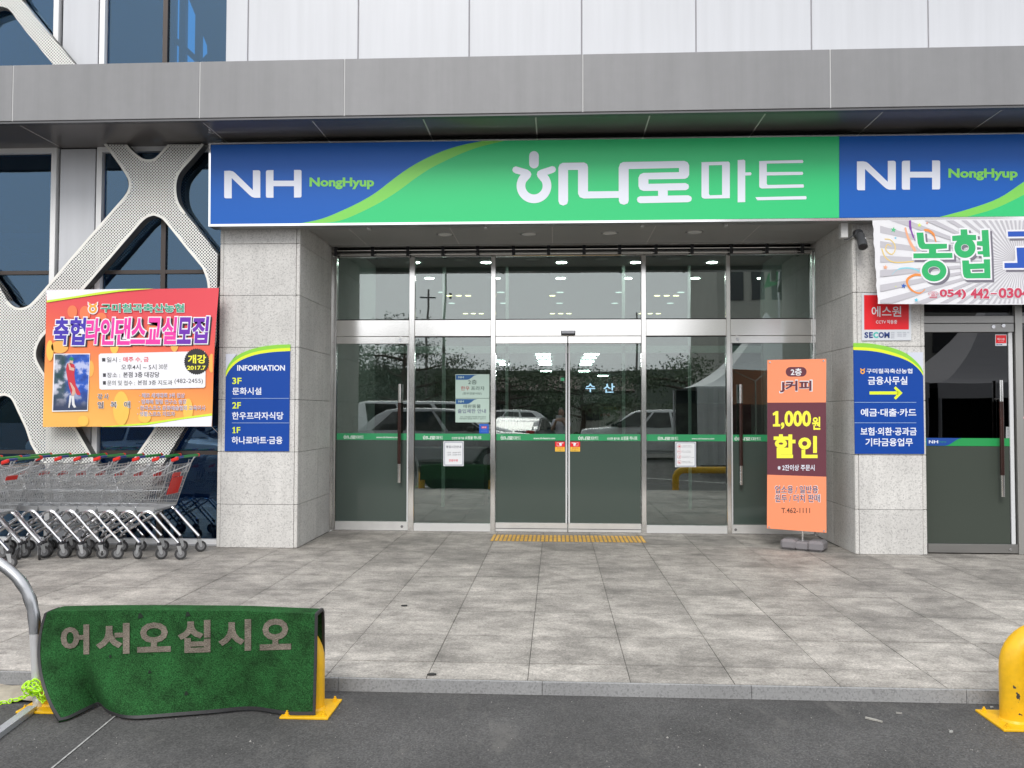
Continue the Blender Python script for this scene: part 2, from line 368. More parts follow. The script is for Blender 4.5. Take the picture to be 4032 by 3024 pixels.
m1 = N(t, 'ShaderNodeMapRange', i_1=.32, i_2=.68, i_3=.86, i_4=1.5); L(n1.outputs[0], m1.inputs[0])
x1 = N(t, 'ShaderNodeMix', data_type='RGBA', blend_type='MULTIPLY'); x1.inputs[0].default_value = 1; L(r1.outputs[0], x1.inputs[6]); L(m1.outputs[0], x1.inputs[7])
n2 = N(t, 'ShaderNodeTexNoise'); n2.inputs['Scale'].default_value = 5; n2.inputs['Detail'].default_value = 8; n2.inputs['Roughness'].default_value = .75
mp = N(t, 'ShaderNodeMapping'); mp.inputs['Scale'].default_value = (1, .35, 1); mp.inputs['Rotation'].default_value = (0, 0, R(35)); L(g.outputs['Position'], mp.inputs[0]); L(mp.outputs[0], n2.inputs['Vector'])
r2 = ramp(t, [(.555, (0, 0, 0)), (.68, (1, 1, 1))]); L(n2.outputs[0], r2.inputs[0])
x2 = N(t, 'ShaderNodeMix', data_type='RGBA'); L(r2.outputs[0], x2.inputs[0]); L(x1.outputs[2], x2.inputs[6]); x2.inputs[7].default_value = (.135, .13, .122, 1)
mf = N(t, 'ShaderNodeMath', operation='MULTIPLY'); mf.inputs[1].default_value = .55; L(r2.outputs[0], mf.inputs[0]); L(mf.outputs[0], x2.inputs[0])
L(x2.outputs[2], b.inputs['Base Color'])
bp = N(t, 'ShaderNodeBump'); bp.inputs['Strength'].default_value = .5; bp.inputs['Distance'].default_value = .006; L(bw.outputs[0], bp.inputs['Height']); L(bp.outputs[0], b.inputs['Normal'])
mb = MB(); mb.poly([(-260, -4.62, ZA), (-260, -300, ZA), (260, -300, ZA), (260, -4.62, ZA)]); road = put('road', mb, asph, kind='structure')
mb = MB(); mb.poly([(-260, 300, ZA-.02), (-260, -4.6, ZA-.02), (260, -4.6, ZA-.02), (260, 300, ZA-.02)]); put('ground', mb, asph, kind='structure')
# pavement: a bed with separate granite slabs, and a row of kerbstones
slabm = mat('pavement_slab_stone', (.27, .265, .255), .68); t, L, b = nt_of(slabm); g = N(t, 'ShaderNodeNewGeometry'); oi = N(t, 'ShaderNodeObjectInfo')
def nz(scale, sx, sy, det=8, ro=.65, rot=0):
    mp = N(t, 'ShaderNodeMapping'); mp.inputs['Scale'].default_value = (sx, sy, 1); mp.inputs['Rotation'].default_value = (0, 0, rot); L(g.outputs['Position'], mp.inputs[0])
    n = N(t, 'ShaderNodeTexNoise'); n.inputs['Scale'].default_value = scale; n.inputs['Detail'].default_value = det; n.inputs['Roughness'].default_value = ro; L(mp.outputs[0], n.inputs['Vector']); return n.outputs[0]
def mulc(a, fac):
    x = N(t, 'ShaderNodeMix', data_type='RGBA', blend_type='MULTIPLY'); x.inputs[0].default_value = 1
    if isinstance(a, tuple): x.inputs[6].default_value = a
    else: L(a, x.inputs[6])
    L(fac, x.inputs[7]); return x.outputs[2]
def mrange(s_, a, b_, c, d):
    m = N(t, 'ShaderNodeMapRange', i_1=a, i_2=b_, i_3=c, i_4=d); L(s_, m.inputs[0]); return m.outputs[0]
base = (.425, .398, .362, 1)
c = mulc(base, mrange(nz(1.5, 1, 1, 5, .5), .37, .63, .74, 1.13))
c = mulc(c, mrange(nz(4.2, 1, 1.15, 7, .58, .12), .37, .61, .72, 1.08))
c = mulc(c, mrange(nz(9, 1, 1.6, 6, .6), .34, .62, .86, 1.06))
c = mulc(c, mrange(oi.outputs['Random'], 0, 1, .84, 1.08))
tcg = N(t, 'ShaderNodeTexCoord'); sg_ = N(t, 'ShaderNodeSeparateXYZ'); L(tcg.outputs['Generated'], sg_.inputs[0])
def mm_(op, a, b_):
    m = N(t, 'ShaderNodeMath', operation=op)
    for i_, x_ in enumerate((a, b_)):
        if isinstance(x_, (int, float)): m.inputs[i_].default_value = x_
        else: L(x_, m.inputs[i_])
    return m.outputs[0]
ex = mm_('MINIMUM', sg_.outputs[0], mm_('SUBTRACT', 1, sg_.outputs[0])); ey = mm_('MINIMUM', sg_.outputs[1], mm_('SUBTRACT', 1, sg_.outputs[1])); ee = mm_('ADD', mm_('MINIMUM', ex, ey), mm_('MULTIPLY', mm_('SUBTRACT', nz(6, 1, 1, 6, .7), .5), .22))
c = mulc(c, mrange(ee, -.02, .09, .88, 1))
n5 = nz(7.5, 1, 1.2, 5, .6, .3); c = mulc(c, mrange(n5, .30, .40, .72, 1)); n6 = nz(46, 1, 1, 3, .6); c = mulc(c, mrange(n6, .3, .7, .88, 1.1))      # darker soiled blotches
vv = N(t, 'ShaderNodeTexVoronoi'); vv.inputs['Scale'].default_value = 110; L(g.outputs['Position'], vv.inputs['Vector']); vb = N(t, 'ShaderNodeRGBToBW'); L(vv.outputs['Color'], vb.inputs[0])
c = mulc(c, mrange(vb.outputs[0], .15, .85, .76, 1.20))
vg = N(t, 'ShaderNodeTexVoronoi'); vg.inputs['Scale'].default_value = 2.3; L(g.outputs['Position'], vg.inputs['Vector']); c = mulc(c, mrange(vg.outputs['Distance'], .035, .05, .62, 1))      # old gum spots
# slabs darken towards the doors: light falloff painted into the stone colour, with scuffing
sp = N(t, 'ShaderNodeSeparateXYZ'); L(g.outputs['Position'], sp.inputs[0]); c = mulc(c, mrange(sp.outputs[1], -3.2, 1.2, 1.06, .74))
L(c, b.inputs['Base Color'])
bp = N(t, 'ShaderNodeBump'); bp.inputs['Strength'].default_value = .18; bp.inputs['Distance'].default_value = .004; L(vb.outputs[0], bp.inputs['Height']); L(bp.outputs[0], b.inputs['Normal'])
grout = mat('mortar', (.13, .126, .118), .9, var=.15, vs=8)
mb = MB(); mb.box(-9.5, 9.5, -4.61, 2.0, ZA-.03, -.008); pave = put('pavement', mb, grout, kind='structure')
ys = [-4.492, -4.27, -3.632, -2.92, -2.225, -1.535, -.85, -.16, .53, 1.22, 1.62]
ys = [-4.605, -4.27, -3.632, -2.92, -2.225, -1.535, -.85, -.16, .53, 1.22, 1.62]
sc_slab = {}
for j in range(len(ys)-1):
    for i in range(-14, 15):
        x0 = -.165+.593*i
        if ys[j] >= -.17 and not (-3 < x0+.3 < 3.4):
            if ys[j] > .14: continue
        gg = .0022; y0, y1 = ys[j]+.0042, ys[j+1]-.0042
        if y0 > .1 and not (-2.96 < x0+.3 < 3.3): continue
        X0, X1 = x0+gg, x0+.593-gg
        if y0 > .1: X0 = max(X0, -2.94); X1 = min(X1, 3.27)
        h = rng.uniform(-.0012, .0012)
        mb = MB(); mb.box(X0, X1, y0, y1, -.03, h); put('paving_slab', mb, slabm, pave)
kerbm = granite('kerb_granite', (.28, .282, .283), (.20, .20, .205), .22, 110, .16)
kerb = MB(); kerb.box(-9.5, 9.5, -4.61, -4.606, ZA-.03, -.03); kerb = put('kerb', kerb, grout, kind='structure')
x = -9.6; i = 0
while x < 9.5:
    ln = 1.19; mb = MB(); xa = x+.0012; xb = x+ln-.0012; yf = -4.628+rng.uniform(-.0012, .0012)
    mb.slab([(xa, yf, ZA-.02), (xb, yf, ZA-.02), (xb, yf, -.004), (xb, yf+.004, 0), (xa, yf+.004, 0), (xa, yf, -.004)], (0, -1, 0), .0); 
    mb = MB().bbox(xa, xb, yf, -4.6075, ZA-.05, .0006, .002); put('kerbstone', mb, kerbm, kerb); x += ln; i += 1
# worn painted line on the asphalt at lower left
mb = MB(); a, b_ = G(454, 2821, ZA), G(196, 3034, ZA); d = (b_-a)/np.linalg.norm(b_-a); nn = np.array([-d[1], d[0], 0])*.0045
up4 = np.array([0, 0, .004]); a = a-d*.1
mb.poly([a+nn+up4, b_+nn+up4+d*.5, b_-nn+up4+d*.5, a-nn+up4]); put('painted_line', mb, mat('worn_line_paint', (.34, .34, .33), .8, var=.35, vs=30), kind='structure')
# parking lot lines further out, seen in the glass
lm = mat('line_paint', (.62, .62, .6), .7, var=.1)
mb = MB()
for k in range(-4, 6): mb.poly([(2.6*k-.06, -17.6, ZA+.004), (2.6*k+.06, -17.6, ZA+.004), (2.6*k+.06, -12.8, ZA+.004), (2.6*k-.06, -12.8, ZA+.004)])
mb.poly([(-.9, -11.7, ZA+.0045), (-.78, -11.7, ZA+.0045), (4.0, -7.2, ZA+.0045), (3.86, -7.2, ZA+.0045)])
put('parking_lines', mb, lm, kind='structure')
# tactile strip before the sliding door
tm = mat('tactile_yellow', (.62, .36, .06), .6, var=.22, vs=9, var2=.15, vs2=2)
ta, tb = G(1928+2, 2131), G(2546, 2134); tc_, td = G(1938, 2107), G(2541, 2113)
strip = thing('tactile_strip', 'worn yellow tactile strip of short bars before the sliding door', 'tactile strip', ((ta[0]+tb[0])/2, (ta[1]+tc_[1])/2, 0))
mb = MB(); n_ = 37; z0 = .0015
mb.box(ta[0], tb[0], ta[1], tc_[1], .0014, .0032); put('backing', mb, mat('tactile_backing', (.25, .2, .13), .75, var=.25, vs=10), strip)
for i in range(n_):
    xa = ta[0]+(tb[0]-ta[0])*i/n_; wd = (tb[0]-ta[0])/n_
    mb = MB().bbox(xa+wd*.06, xa+wd*.70, ta[1]+.004, tc_[1]-.004, .003, .0085, .0015); put('bar', mb, tm, strip)
# ================================================================== THE BUILDING
YD = 1.4886; YW = .13
bld = thing('supermarket_building', 'pale metal and granite supermarket front with glass entrance doors', 'building', (0, 1.5, 0))
# ---- granite pillars, each course a panel
joints = [0, .491, 1.091, 1.691, 2.291, 2.891, 3.491, 4.09, 4.66]
def pillar(x0, x1, inner, ymax):
    pl = node('pillar', bld)
    put('core', MB().box(x0+.02, x1-.02, .02, ymax-.01, .0, 4.67), GASKET, pl)
    for k in range(len(joints)-1):
        z0, z1 = joints[k]+.002, joints[k+1]-.002
        put('granite_panel', MB().bbox(x0+.045, x1-.045, 0, .03, z0, z1, .002), GRAN, pl)
        for a, c_ in ((x0, x0+.042), (x1-.042, x1)): put('corner_strip', MB().bbox(a, c_, .001, .035, z0, z1, .006), GRANT, pl)
        if inner > 0: a, c_ = x1-.02, x1
        else: a, c_ = x0, x0+.02
        y = .038
        for yb in (.76, ymax):
            put('granite_panel', MB().bbox(a+(.0 if inner > 0 else .0), c_, y, yb-.003, z0, z1, .002), GRAN, pl); y = yb+.003
    return pl
pillar(-3.886, -2.948, 1, YD+.12); pillar(3.290, 4.062, -1, YD+.12)
# ---- canopy
ZS, ZT, YC = 4.672, 5.304, -.78
can = node('canopy', bld)
put('canopy_core', MB().box(-9.4, 9.4, YC+.03, .05, ZS+.03, ZT-.03), GASKET, can)
cj = [-9.4, -8.0, -5.89, -3.82, -2.25, .275, 2.82, 5.36, 7.9, 9.4]
for a, c_ in zip(cj, cj[1:]):
    put('fascia_panel', MB().bbox(a+.006, c_-.006, YC, YC+.03, ZS+.02, ZT-.002, .003), FASC, can); put('joint_strip', MB().box(c_-.006, c_+.006, YC+.005, YC+.025, ZS+.02, ZT-.003), mat('fascia_sealant', (.50, .50, .50), .6), can)
    put('top_panel', MB().bbox(a+.005, c_-.005, YC+.032, .04, ZT-.03, ZT-.004, .004), FASC, can)
put('drip_edge', MB().box(-9.4, 9.4, YC+.012, YC+.08, ZS-.004, ZS+.018), mat('dark_trim', (.11, .11, .115), .4, .3), can)
sj = [-9.4, -8.0, -5.86, -3.818, -2.62, -1.42, -.22, .98, 2.18, 3.38, 4.58, 5.78, 6.98, 9.4]
for a, c_ in zip(sj, sj[1:]):
    put('soffit_panel', MB().bbox(a+.008, c_-.008, YC+.085, .12, ZS, ZS+.028, .002), SOFF, can)
put('soffit_joint_backing', MB().box(-9.4, 9.4, YC+.082, .05, ZS+.003, ZS+.024), mat('pale_sealant', (.5, .48, .46), .6), can)
# ---- wall behind the sign, and upper cladding
put('wall_backing', MB().box(-3.88, 9.4, .045, .12, 3.72, ZS+.01), GASKET, bld)
up = node('upper_wall', bld)
put('wall_core', MB().box(-3.60, 9.4, .03, .2, ZT-.02, 9.0), GASKET, up)
uj = [-3.855, -3.588, -2.29, -1.001, .286, 1.577, 2.862, 4.145, 5.43, 6.72, 8.0, 9.3]
for a, c_ in zip(uj, uj[1:]):
    put('wall_panel', MB().bbox(a+.007, c_-.007, -.01, .03, ZT-.03, 7.4, .004), PANEL, up)
    put('wall_panel', MB().bbox(a+.007, c_-.007, -.01, .03, 7.415, 9.0, .004), PANEL, up)
put('joint_backing', MB().box(-3.84, 9.28, .002, .028, ZT-.03, 9.0), mat('joint_grey', (.30, .29, .31), .7), up)
# ---- left curtain wall (blue glass), lower and upper storeys
def wx(u, v): return PX(u, v, YW)
def wz(u, v): return PZ(u, v, YW)
FR = .035
WF = mat('white_window_frame', (.80, .80, .80), .35)
zl0, zl1 = .075, wz(300, 604)
def window(x0, x1, z0, z1, vbars, hbars, frame_left=True, frame_right=True, ft=.062, gm=BGLASS):
    wn = node('window', bld)
    mb = MB()
    mb.box(x0, x1, YW-.045, YW+.03, z1, z1+ft); mb.box(x0, x1, YW-.045, YW+.03, z0-ft, z0)
    if frame_left: mb.box(x0-ft, x0, YW-.047, YW+.03, z0-ft, z1+ft)
    if frame_right: mb.box(x1, x1+ft, YW-.047, YW+.03, z0-ft, z1+ft)
    put('frame', mb, WF, wn)
    xs = [x0]+vbars+[x1]; zs = [z0]+hbars+[z1]
    for v in vbars: put('mullion', MB().box(v-.028, v+.028, YW-.02, YW+.04, z0, z1), BROWNF, wn)
    for h in hbars:
        for a, c_ in zip(xs, xs[1:]): put('crossbar', MB().box(a+.029, c_-.029, YW-.018, YW+.04, h-.022, h+.022), BROWNF, wn)
    for a, c_ in zip(xs, xs[1:]):
        for d_, e in zip(zs, zs[1:]):
            o = put('pane', MB().box(a+.012, c_-.012, YW+.01, YW+.018, d_+.01, e-.01), gm, wn)
            s_ = .0018; me = o.data
            for vt in me.vertices: vt.co.y += s_*(vt.co.x*0)
    return wn
xL1 = wx(206, 900); xp0, xp1 = wx(230, 900), wx(381, 900); xR0 = wx(405, 900); xR1 = -3.90
hz = [wz(500, 1781), wz(500, 1072)]
vm = wx(645, 1000)
window(-8.9, xL1, zl0, zl1, [wx(-75, 1000)], hz, False, True); window(xR0, xR1+.08, zl0, zl1, [vm], hz, True, False)
zu0 = ZT+.0; zu1 = 8.6
xuL1 = wx(217, 200); xq0, xq1 = wx(246, 200), wx(392, 200); xuR0 = wx(419, 200); xuR1 = -3.86
window(-8.9, xuL1, zu0, zu1, [wx(-75, 200)], [7.3], False, True); window(xuR0, xuR1, zu0, zu1, [wx(652, 200)], [7.3], True, False)
put('wall_panel', MB().bbox(xp0+.02, xp1-.02, YW-.02, YW+.04, .0, ZS-.01, .004), PANEL, bld)
put('wall_panel', MB().bbox(xq0+.01, xq1-.01, YW-.02, YW+.04, ZT, 9, .004), PANEL, bld)
put('base_sill', MB().bbox(-8.9, -3.89, YW-.06, YW+.03, .0, .022, .004), mat('sill_grey', (.42, .42, .43), .5), bld)
# ---- rooms behind the blue glass
DARK = mat('dark_room_wall', (.05, .055, .06), .8); DARKF = mat('room_floor', (.16, .16, .16), .6)
rm = node('left_room', bld)
put('back_wall', MB().box(-9.0, -3.9, 5.2, 5.3, 0, 4.70), DARK, rm); put('side_wall', MB().box(-3.94, -3.90, .215, 5.2, 0, 4.70), DARK, rm)
put('side_wall', MB().box(-9.05, -9.0, .1, 5.2, 0, 4.70), DARK, rm); put('floor', MB().box(-9, -3.95, .2, 5.2, -.02, .01), DARKF, rm)
put('floor_slab', MB().box(-9.1, 9.4, .21, 14, 4.68, 5.28), DARK, rm)
ur = node('upper_room', bld)
C0 = crop(0, 0, .45208)
YB = 4.2
def XZ(pts, Y, C=C0): return [(lambda q: (float(q[0]), float(q[2])))(P(*C(a, b), Y)) for a, b in pts]
outer = [(-8.95, 5.28), (9.3, 5.28), (9.3, 10.0), (-8.95, 10.0)]
holes = [[(1527, -60), (1558, -60), (1553, 335), (1523, 318)], [(1521, 390), (1551, 412), (1549, 533), (1519, 533)],
         [(1619, -60), (1650, -60), (1655, 0), (1704, 135), (1699, 478), (1611, 402)], [(1609, 472), (1672, 530), (1609, 533)], [(1759, 290), (1802, 398), (1756, 470)], [(1798, 530), (1832, 488), (1830, 528)]]
BGW = mat('blue_grey_wall', (.16, .17, .18), .7)
def ux(u, v=100): return PX(u, v, YB)
def uz(u, v): return PZ(u, v, YB)
put('back_wall', MB().box(-8.95, ux(687), YB, YB+.12, 5.28, 9.0), BGW, ur)
rw = [(ux(738, -400), 9.0), (ux(740, -60), uz(740, -60)), (ux(745, 0), uz(745, 0)), (ux(770, 62), uz(770, 62)), (ux(815, 180), uz(815, 180)), (ux(838, 243), 5.28), (9.3, 5.28), (9.3, 9.0)]
put('back_wall', MB().slab([(a, YB, c_) for a, c_ in rw], (0, -1, 0), .12), BGW, ur)
for u0, u1 in ((705, 729), (768, 790)): put('window_post', MB().box(ux(u0), ux(u1), YB+.005, YB+.11, 5.28, 8.9), BGW, ur)
for (a, b_), (c_, d_), hw in (((683, 150), (790, 250), 14), ((815, 225), (792, 250), 12)):
    put('diagonal_bar', MB().slab([(ux(a, b_-hw), YB-.01, uz(a, b_-hw)), (ux(c_, d_-hw), YB-.01, uz(c_, d_-hw)), (ux(c_, d_+hw), YB-.01, uz(c_, d_+hw)), (ux(a, b_+hw), YB-.01, uz(a, b_+hw))], (0, -1, 0), .08), BGW, ur)
put('side_wall', MB().box(-9.05, -8.95, .1, YB+.1, 5.29, 9), DARK, ur)
put('side_wall', MB().box(-3.84, -3.8, .21, YB, 5.29, 9), DARK, ur)
put('ceiling', MB().box(-8.95, 9.3, .21, YB, 9.0, 9.1), DARK, ur)
# ---- perforated cross brace in front of the curtain wall
br = mat('perforated_metal', (.82, .82, .79), .42, .1, var=.03, vs=6); t, L, b = nt_of(br)
g = N(t, 'ShaderNodeNewGeometry'); sp = N(t, 'ShaderNodeSeparateXYZ'); L(g.outputs['Position'], sp.inputs[0])
def mth(op, a, b_=None, c=None):
    m = N(t, 'ShaderNodeMath', operation=op)
    for i, x_ in enumerate((a, b_, c)):
        if x_ is None: continue
        if isinstance(x_, (int, float)): m.inputs[i].default_value = x_
        else: L(x_, m.inputs[i])
    return m.outputs[0]
A = mth('MULTIPLY', mth('ADD', sp.outputs[0], sp.outputs[2]), 1/.0365/1.0); B = mth('MULTIPLY', mth('SUBTRACT', sp.outputs[0], sp.outputs[2]), 1/.0365/1.0)
fa = mth('SUBTRACT', mth('FRACT', A), .5); fb = mth('SUBTRACT', mth('FRACT', B), .5)
dd = mth('SQRT', mth('ADD', mth('MULTIPLY', fa, fa), mth('MULTIPLY', fb, fb)))
hole = mth('LESS_THAN', dd, .362)
nrm = N(t, 'ShaderNodeSeparateXYZ'); L(g.outputs['True Normal'], nrm.inputs[0]); front = mth('GREATER_THAN', mth('ABSOLUTE', nrm.outputs[1]), .9)
al = mth('SUBTRACT', 1, mth('MULTIPLY', hole, front)); L(al, b.inputs['Alpha'])
YX = -.035
brb = br.copy(); brb.name = 'perforated_metal_shaded'  # darker copy of the brace metal, shade of the hollow inside painted in
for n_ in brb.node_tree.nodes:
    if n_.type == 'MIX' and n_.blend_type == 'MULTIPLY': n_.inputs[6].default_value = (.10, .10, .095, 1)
O1 = XZ([(907, 1255), (1108, 1255), (1150, 1310), (1195, 1355), (1240, 1380), (1285, 1388), (1330, 1380), (1375, 1350), (1400, 1325), (1465, 1255)], YX)
c1 = crop(0, 0, .60270); c2 = crop(0, 1000, .60270)
def pxz(pts): return [(float(P(u, v, YX)[0]), float(P(u, v, YX)[2])) for u, v in pts]
# lower lattice: outer boundary with openings, in photograph pixels
opTop = smooth([(500, 569), (520, 592), (543, 612), (565, 625), (587, 628), (606, 624), (622, 611), (640, 592), (661, 569)], 3)
opLeftTop = smooth([(409, 569), (450, 622), (480, 665), (497, 692), (506, 712), (507, 735), (500, 756), (487, 776)], 3)+smooth([(300, 990), (205, 1102), (150, 1165), (118, 1198), (92, 1211), (66, 1211), (45, 1200), (28, 1182)], 3)+smooth([(0, 1133), (-60, 1040), (-115, 960), (-118, 935)], 3)+smooth([(-100, 900), (60, 720), (150, 640), (-60, 640)], 3)[:0]
opDia = smooth([(605, 848), (582, 855), (560, 872), (535, 900)], 3)+smooth([(205, 1285), (165, 1330), (148, 1360), (141, 1392), (148, 1425), (180, 1480)], 3)+smooth([(410, 1880), (430, 1905), (455, 1905), (475, 1880)], 3)+smooth([(600, 1700), (770, 1420), (805, 1330), (820, 1230), (821, 1180), (818, 1130), (812, 1095), (796, 1054)], 3)+smooth([(741, 988), (655, 880), (632, 858), (605, 848)], 3)
lat = node('cross_brace', bld)
def X2(pts): return [(min(a, -3.905), c_) for a, c_ in pxz([tuple(p) for p in pts])]
# left X (centre about x=580) with its lower arms, drawn as bands joined through the nodes
outline = ([(409, 569)]+opLeftTop[:1]*0)
outer = [(409, 569)]+[tuple(p) for p in opTop]+[(661, 569), (802, 569)]
outer = [(409, 569)]+[tuple(p) for p in opTop][0:]+[(802, 569)]
right_notch = smooth([(802, 570), (760, 620), (722, 662), (703, 690), (695, 720), (694, 750), (698, 780), (708, 806), (730, 838)], 3)
rest_r = [(865, 1000), (960, 1110)]
node3 = smooth([(960, 1110), (975, 1180), (975, 1260), (955, 1340)], 2)
down3 = [(800, 1560), (640, 1830), (560, 1960), (480, 1960)]
outer += [tuple(p) for p in right_notch]+rest_r+[tuple(p) for p in node3]+down3
# bottom left of the lattice
outer += [(370, 1960)]
inner_bottom = smooth([(300, 1960), (151, 1783), (110, 1685), (75, 1610), (60, 1578), (45, 1558), (20, 1548), (-5, 1551)], 3)
outer = outer[:-1]+[(560, 1960)]*0
loopo = [(409, 569)]+[tuple(p) for p in opTop]+[(802, 569)]+[tuple(p) for p in right_notch]+rest_r+[tuple(p) for p in node3]+[(800, 1560), (640, 1830), (520, 2040), (360, 2040), (300, 1960)]+[tuple(p) for p in inner_bottom][1:]+[(-60, 1600), (-150, 1730), (-300, 1950), (-400, 1950), (-150, 1560), (-110, 1450), (-110, 1370), (-150, 1300), (-330, 1080), (-330, 930), (-150, 1120)][:0]
loopo += [(-60, 1590), (-160, 1740), (-330, 1960), (-430, 1960), (-180, 1560), (-125, 1450), (-125, 1370), (-160, 1290), (-420, 960), (-330, 900)]
loopo += [(-60, 1050), (0, 1133)]+[tuple(p) for p in smooth([(28, 1182), (45, 1200), (66, 1211), (92, 1211), (118, 1198), (150, 1165), (205, 1102), (300, 990)], 3)]+[tuple(p) for p in smooth([(487, 776), (500, 756), (507, 735), (506, 712), (497, 692), (480, 665), (450, 622)], 3)]
plate('front_plate', [X2(loopo), X2(opDia)], YX, .006, br, lat); plate('back_plate', [X2(loopo), X2(opDia)], YX+.115, .006, brb, lat)
# the folded rims of the hollow brace, seen edge-on through the openings
rim = mat('brace_rim_shaded', (.13, .13, .125), .5, .3)  # same pale metal in a dark tone that paints the shade on the rims
rimw = mat('brace_edge', (.80, .79, .74), .42, .1)
def rimband(pts, closed=False, m_=rim):
    q = X2(pts); k = len(q); mb = MB(); V = [(a, YX+.004, c_) for a, c_ in q]+[(a, YX+.112, c_) for a, c_ in q]
    mb.add(V, [(i, (i+1) % k, (i+1) % k+k, i+k) for i in range(k if closed else k-1)]); return put('folded_rim', mb, m_, lat)
def edge(pts, s_, closed=False, w_=10):
    k = len(pts); O = []
    for i in range(k):
        a = np.array(pts[(i-1) % k if closed else max(i-1, 0)], float); b = np.array(pts[(i+1) % k if closed else min(i+1, k-1)], float); t_ = b-a; t_ /= max(np.linalg.norm(t_), 1e-6); O.append(np.array(pts[i], float)+s_*w_*np.array([-t_[1], t_[0]]))
    A_, B_ = X2(pts), X2(O); mb = MB(); mb.add([(a, YX-.0015, c_) for a, c_ in A_]+[(a, YX-.0015, c_) for a, c_ in B_], [(i, (i+1) % k, (i+1) % k+k, i+k) for i in range(k if closed else k-1)]); put('edge_strip', mb, rimw, lat)
ntch = smooth([(487, 776), (500, 756), (507, 735), (506, 712), (497, 692), (480, 665), (450, 622), (409, 569)], 2)
llow = smooth([(28, 1182), (45, 1200), (66, 1211), (92, 1211), (118, 1198), (150, 1165), (205, 1102), (300, 990), (487, 776)], 2)
edge(opTop, 1); edge(right_notch, 1); edge(opDia, 1, True); edge(ntch, 1); edge(llow, 1); edge(inner_bottom, -1)
rimband(opTop); rimband(right_notch+[np.array(p) for p in rest_r]); rimband(opDia, True); rimband([(28, 1182), (66, 1211), (118, 1198), (205, 1102), (300, 990), (487, 776), (507, 735), (497, 692), (409, 569)]); rimband(inner_bottom)
# upper arm above the canopy
ua = [(-300, -420), (-180, -420), (-60, -240), (86, 0), (165, 98), (300, 258), (300, 300), (250, 300), (207, 252), (95, 115), (45, 48), (30, 32), (14, 27), (-10, 22), (-60, 40), (-330, 320), (-400, 320), (-150, 0), (-130, -60), (-150, -120)]
plate('front_plate', [X2(ua)], YX, .006, br, lat); plate('back_plate', [X2(ua)], YX+.115, .006, brb, lat); rimband([(86, 0), (165, 98), (300, 258)]); rimband([(207, 252), (95, 115), (45, 48), (14, 27)])
# ---- entrance recess: ceiling, lights, shutter track
ec = node('entrance_ceiling', bld)
ZE = 3.712
ej = [-2.93, -2.45, -1.25, -.05, 1.15, 2.35, 3.27]
for a, c_ in zip(ej, ej[1:]):
    put('ceiling_panel', MB().bbox(a+.006, c_-.006, -.02, 1.235, ZE, ZE+.02, .002), mat('grey_ceiling_panel', (.30, .295, .285), .5, .1, var=.04, vs=1.5), ec)
put('joint_backing', MB().box(-2.93, 3.27, 0, 1.23, ZE+.003, ZE+.018), mat('pale_sealant', (.5, .48, .46), .6), ec)
put('edge_trim', MB().box(-2.93, 3.27, 1.235, 1.262, ZE-.02, ZE+.05), BSTEEL, ec)
put('shutter_slot', MB().box(-2.93, 3.27, 1.30, YD+.1, ZE+.12, ZE+.16), GASKET, ec)
for (u, v) in ((1752, 923), (2082, 921), (2401, 917), (2735, 913)):
    q = G(u, v, ZE); 
    dl = node('downlight', ec)
    put('rim', MB().lathe([(.105, -.006), (.105, 0), (.088, 0), (.088, -.006)], (q[0], q[1], ZE), n=24), mat('light_rim', (.55, .55, .54), .4), dl, smooth=True)
    put('diffuser', MB().lathe([(.0, -.003), (.087, -.003), (.087, .0)], (q[0], q[1], ZE), n=24), mat('frosted_diffuser', (.62, .62, .60), .5), dl)
tk = node('shutter_track', bld)
ztk = PZ(1700, 984, 1.36)
put('rod', MB().tube([(-2.93, 1.36, ztk), (3.27, 1.36, ztk)], .008, 6), BSTEEL, tk); put('rod', MB().tube([(-2.93, 1.37, ztk-.055), (3.27, 1.37, ztk-.055)], .007, 6), BSTEEL, tk)
for u in (1322, 1467, 1606, 1744, 1881, 2022, 2160, 2300, 2440, 2583, 2725, 2880, 3020, 3160):
    X = PX(u, 984, 1.36)
    put('bracket', MB().box(X-.02, X+.02, 1.35, 1.39, ztk-.075, ztk+.045), DGREY, tk)
put('header_panel', MB().box(-2.93, 3.27, YD+.0, YD+.04, 3.70, 3.84), mat('header_steel', (.22, .215, .21), .4, .6), tk)
# ---- entrance screen in stainless steel
X = {k: PX(u, 1500, YD) for k, u in dict(j0=1303, j1=1326, a0=1612, a1=1634, b0=1933, b1=1952, c0=2524, c1=2543, d0=2858, d1=2875, e0=3198, e1=3214).items()}
zt0, zt1, ztop = PZ(2000, 1324.5, YD), PZ(2000, 1260, YD), PZ(1700, 1013, YD)
es = node('entrance_frame', bld)
put('head_rail', MB().bbox(-2.93, 3.27, YD-.05, YD+.04, ztop, ztop+.05, .003), STEEL, es)
put('ceiling_fill', MB().box(-2.93, 3.27, YD-.0, YD+.04, ztop+.052, 3.72), mat('header_steel', (.22, .215, .21), .4, .6), es)
for a, c_, nm in (('j0', 'j1', 'jamb'), ('a0', 'a1', 'mullion'), ('b0', 'b1', 'mullion'), ('c0', 'c1', 'mullion'), ('d0', 'd1', 'mullion'), ('e0', 'e1', 'jamb')):
    mm = node(nm, es) if False else None
    put(nm, MB().bbox(X[a], X[c_], YD-.055, YD+.05, 0, ztop-.001, .004), STEEL if nm == 'mullion' else BSTEEL, es)
put('side_channel', MB().bbox(-2.945, X['j0']-.003, YD-.14, YD+.05, 0, ztop+.05, .004), BSTEEL, es)
put('side_channel', MB().bbox(X['e1']+.003, 3.288, YD-.14, YD+.05, 0, ztop+.05, .004), BSTEEL, es)
bays = [('j1', 'a0'), ('a1', 'b0'), ('b1', 'c0'), ('c1', 'd0'), ('d1', 'e0')]
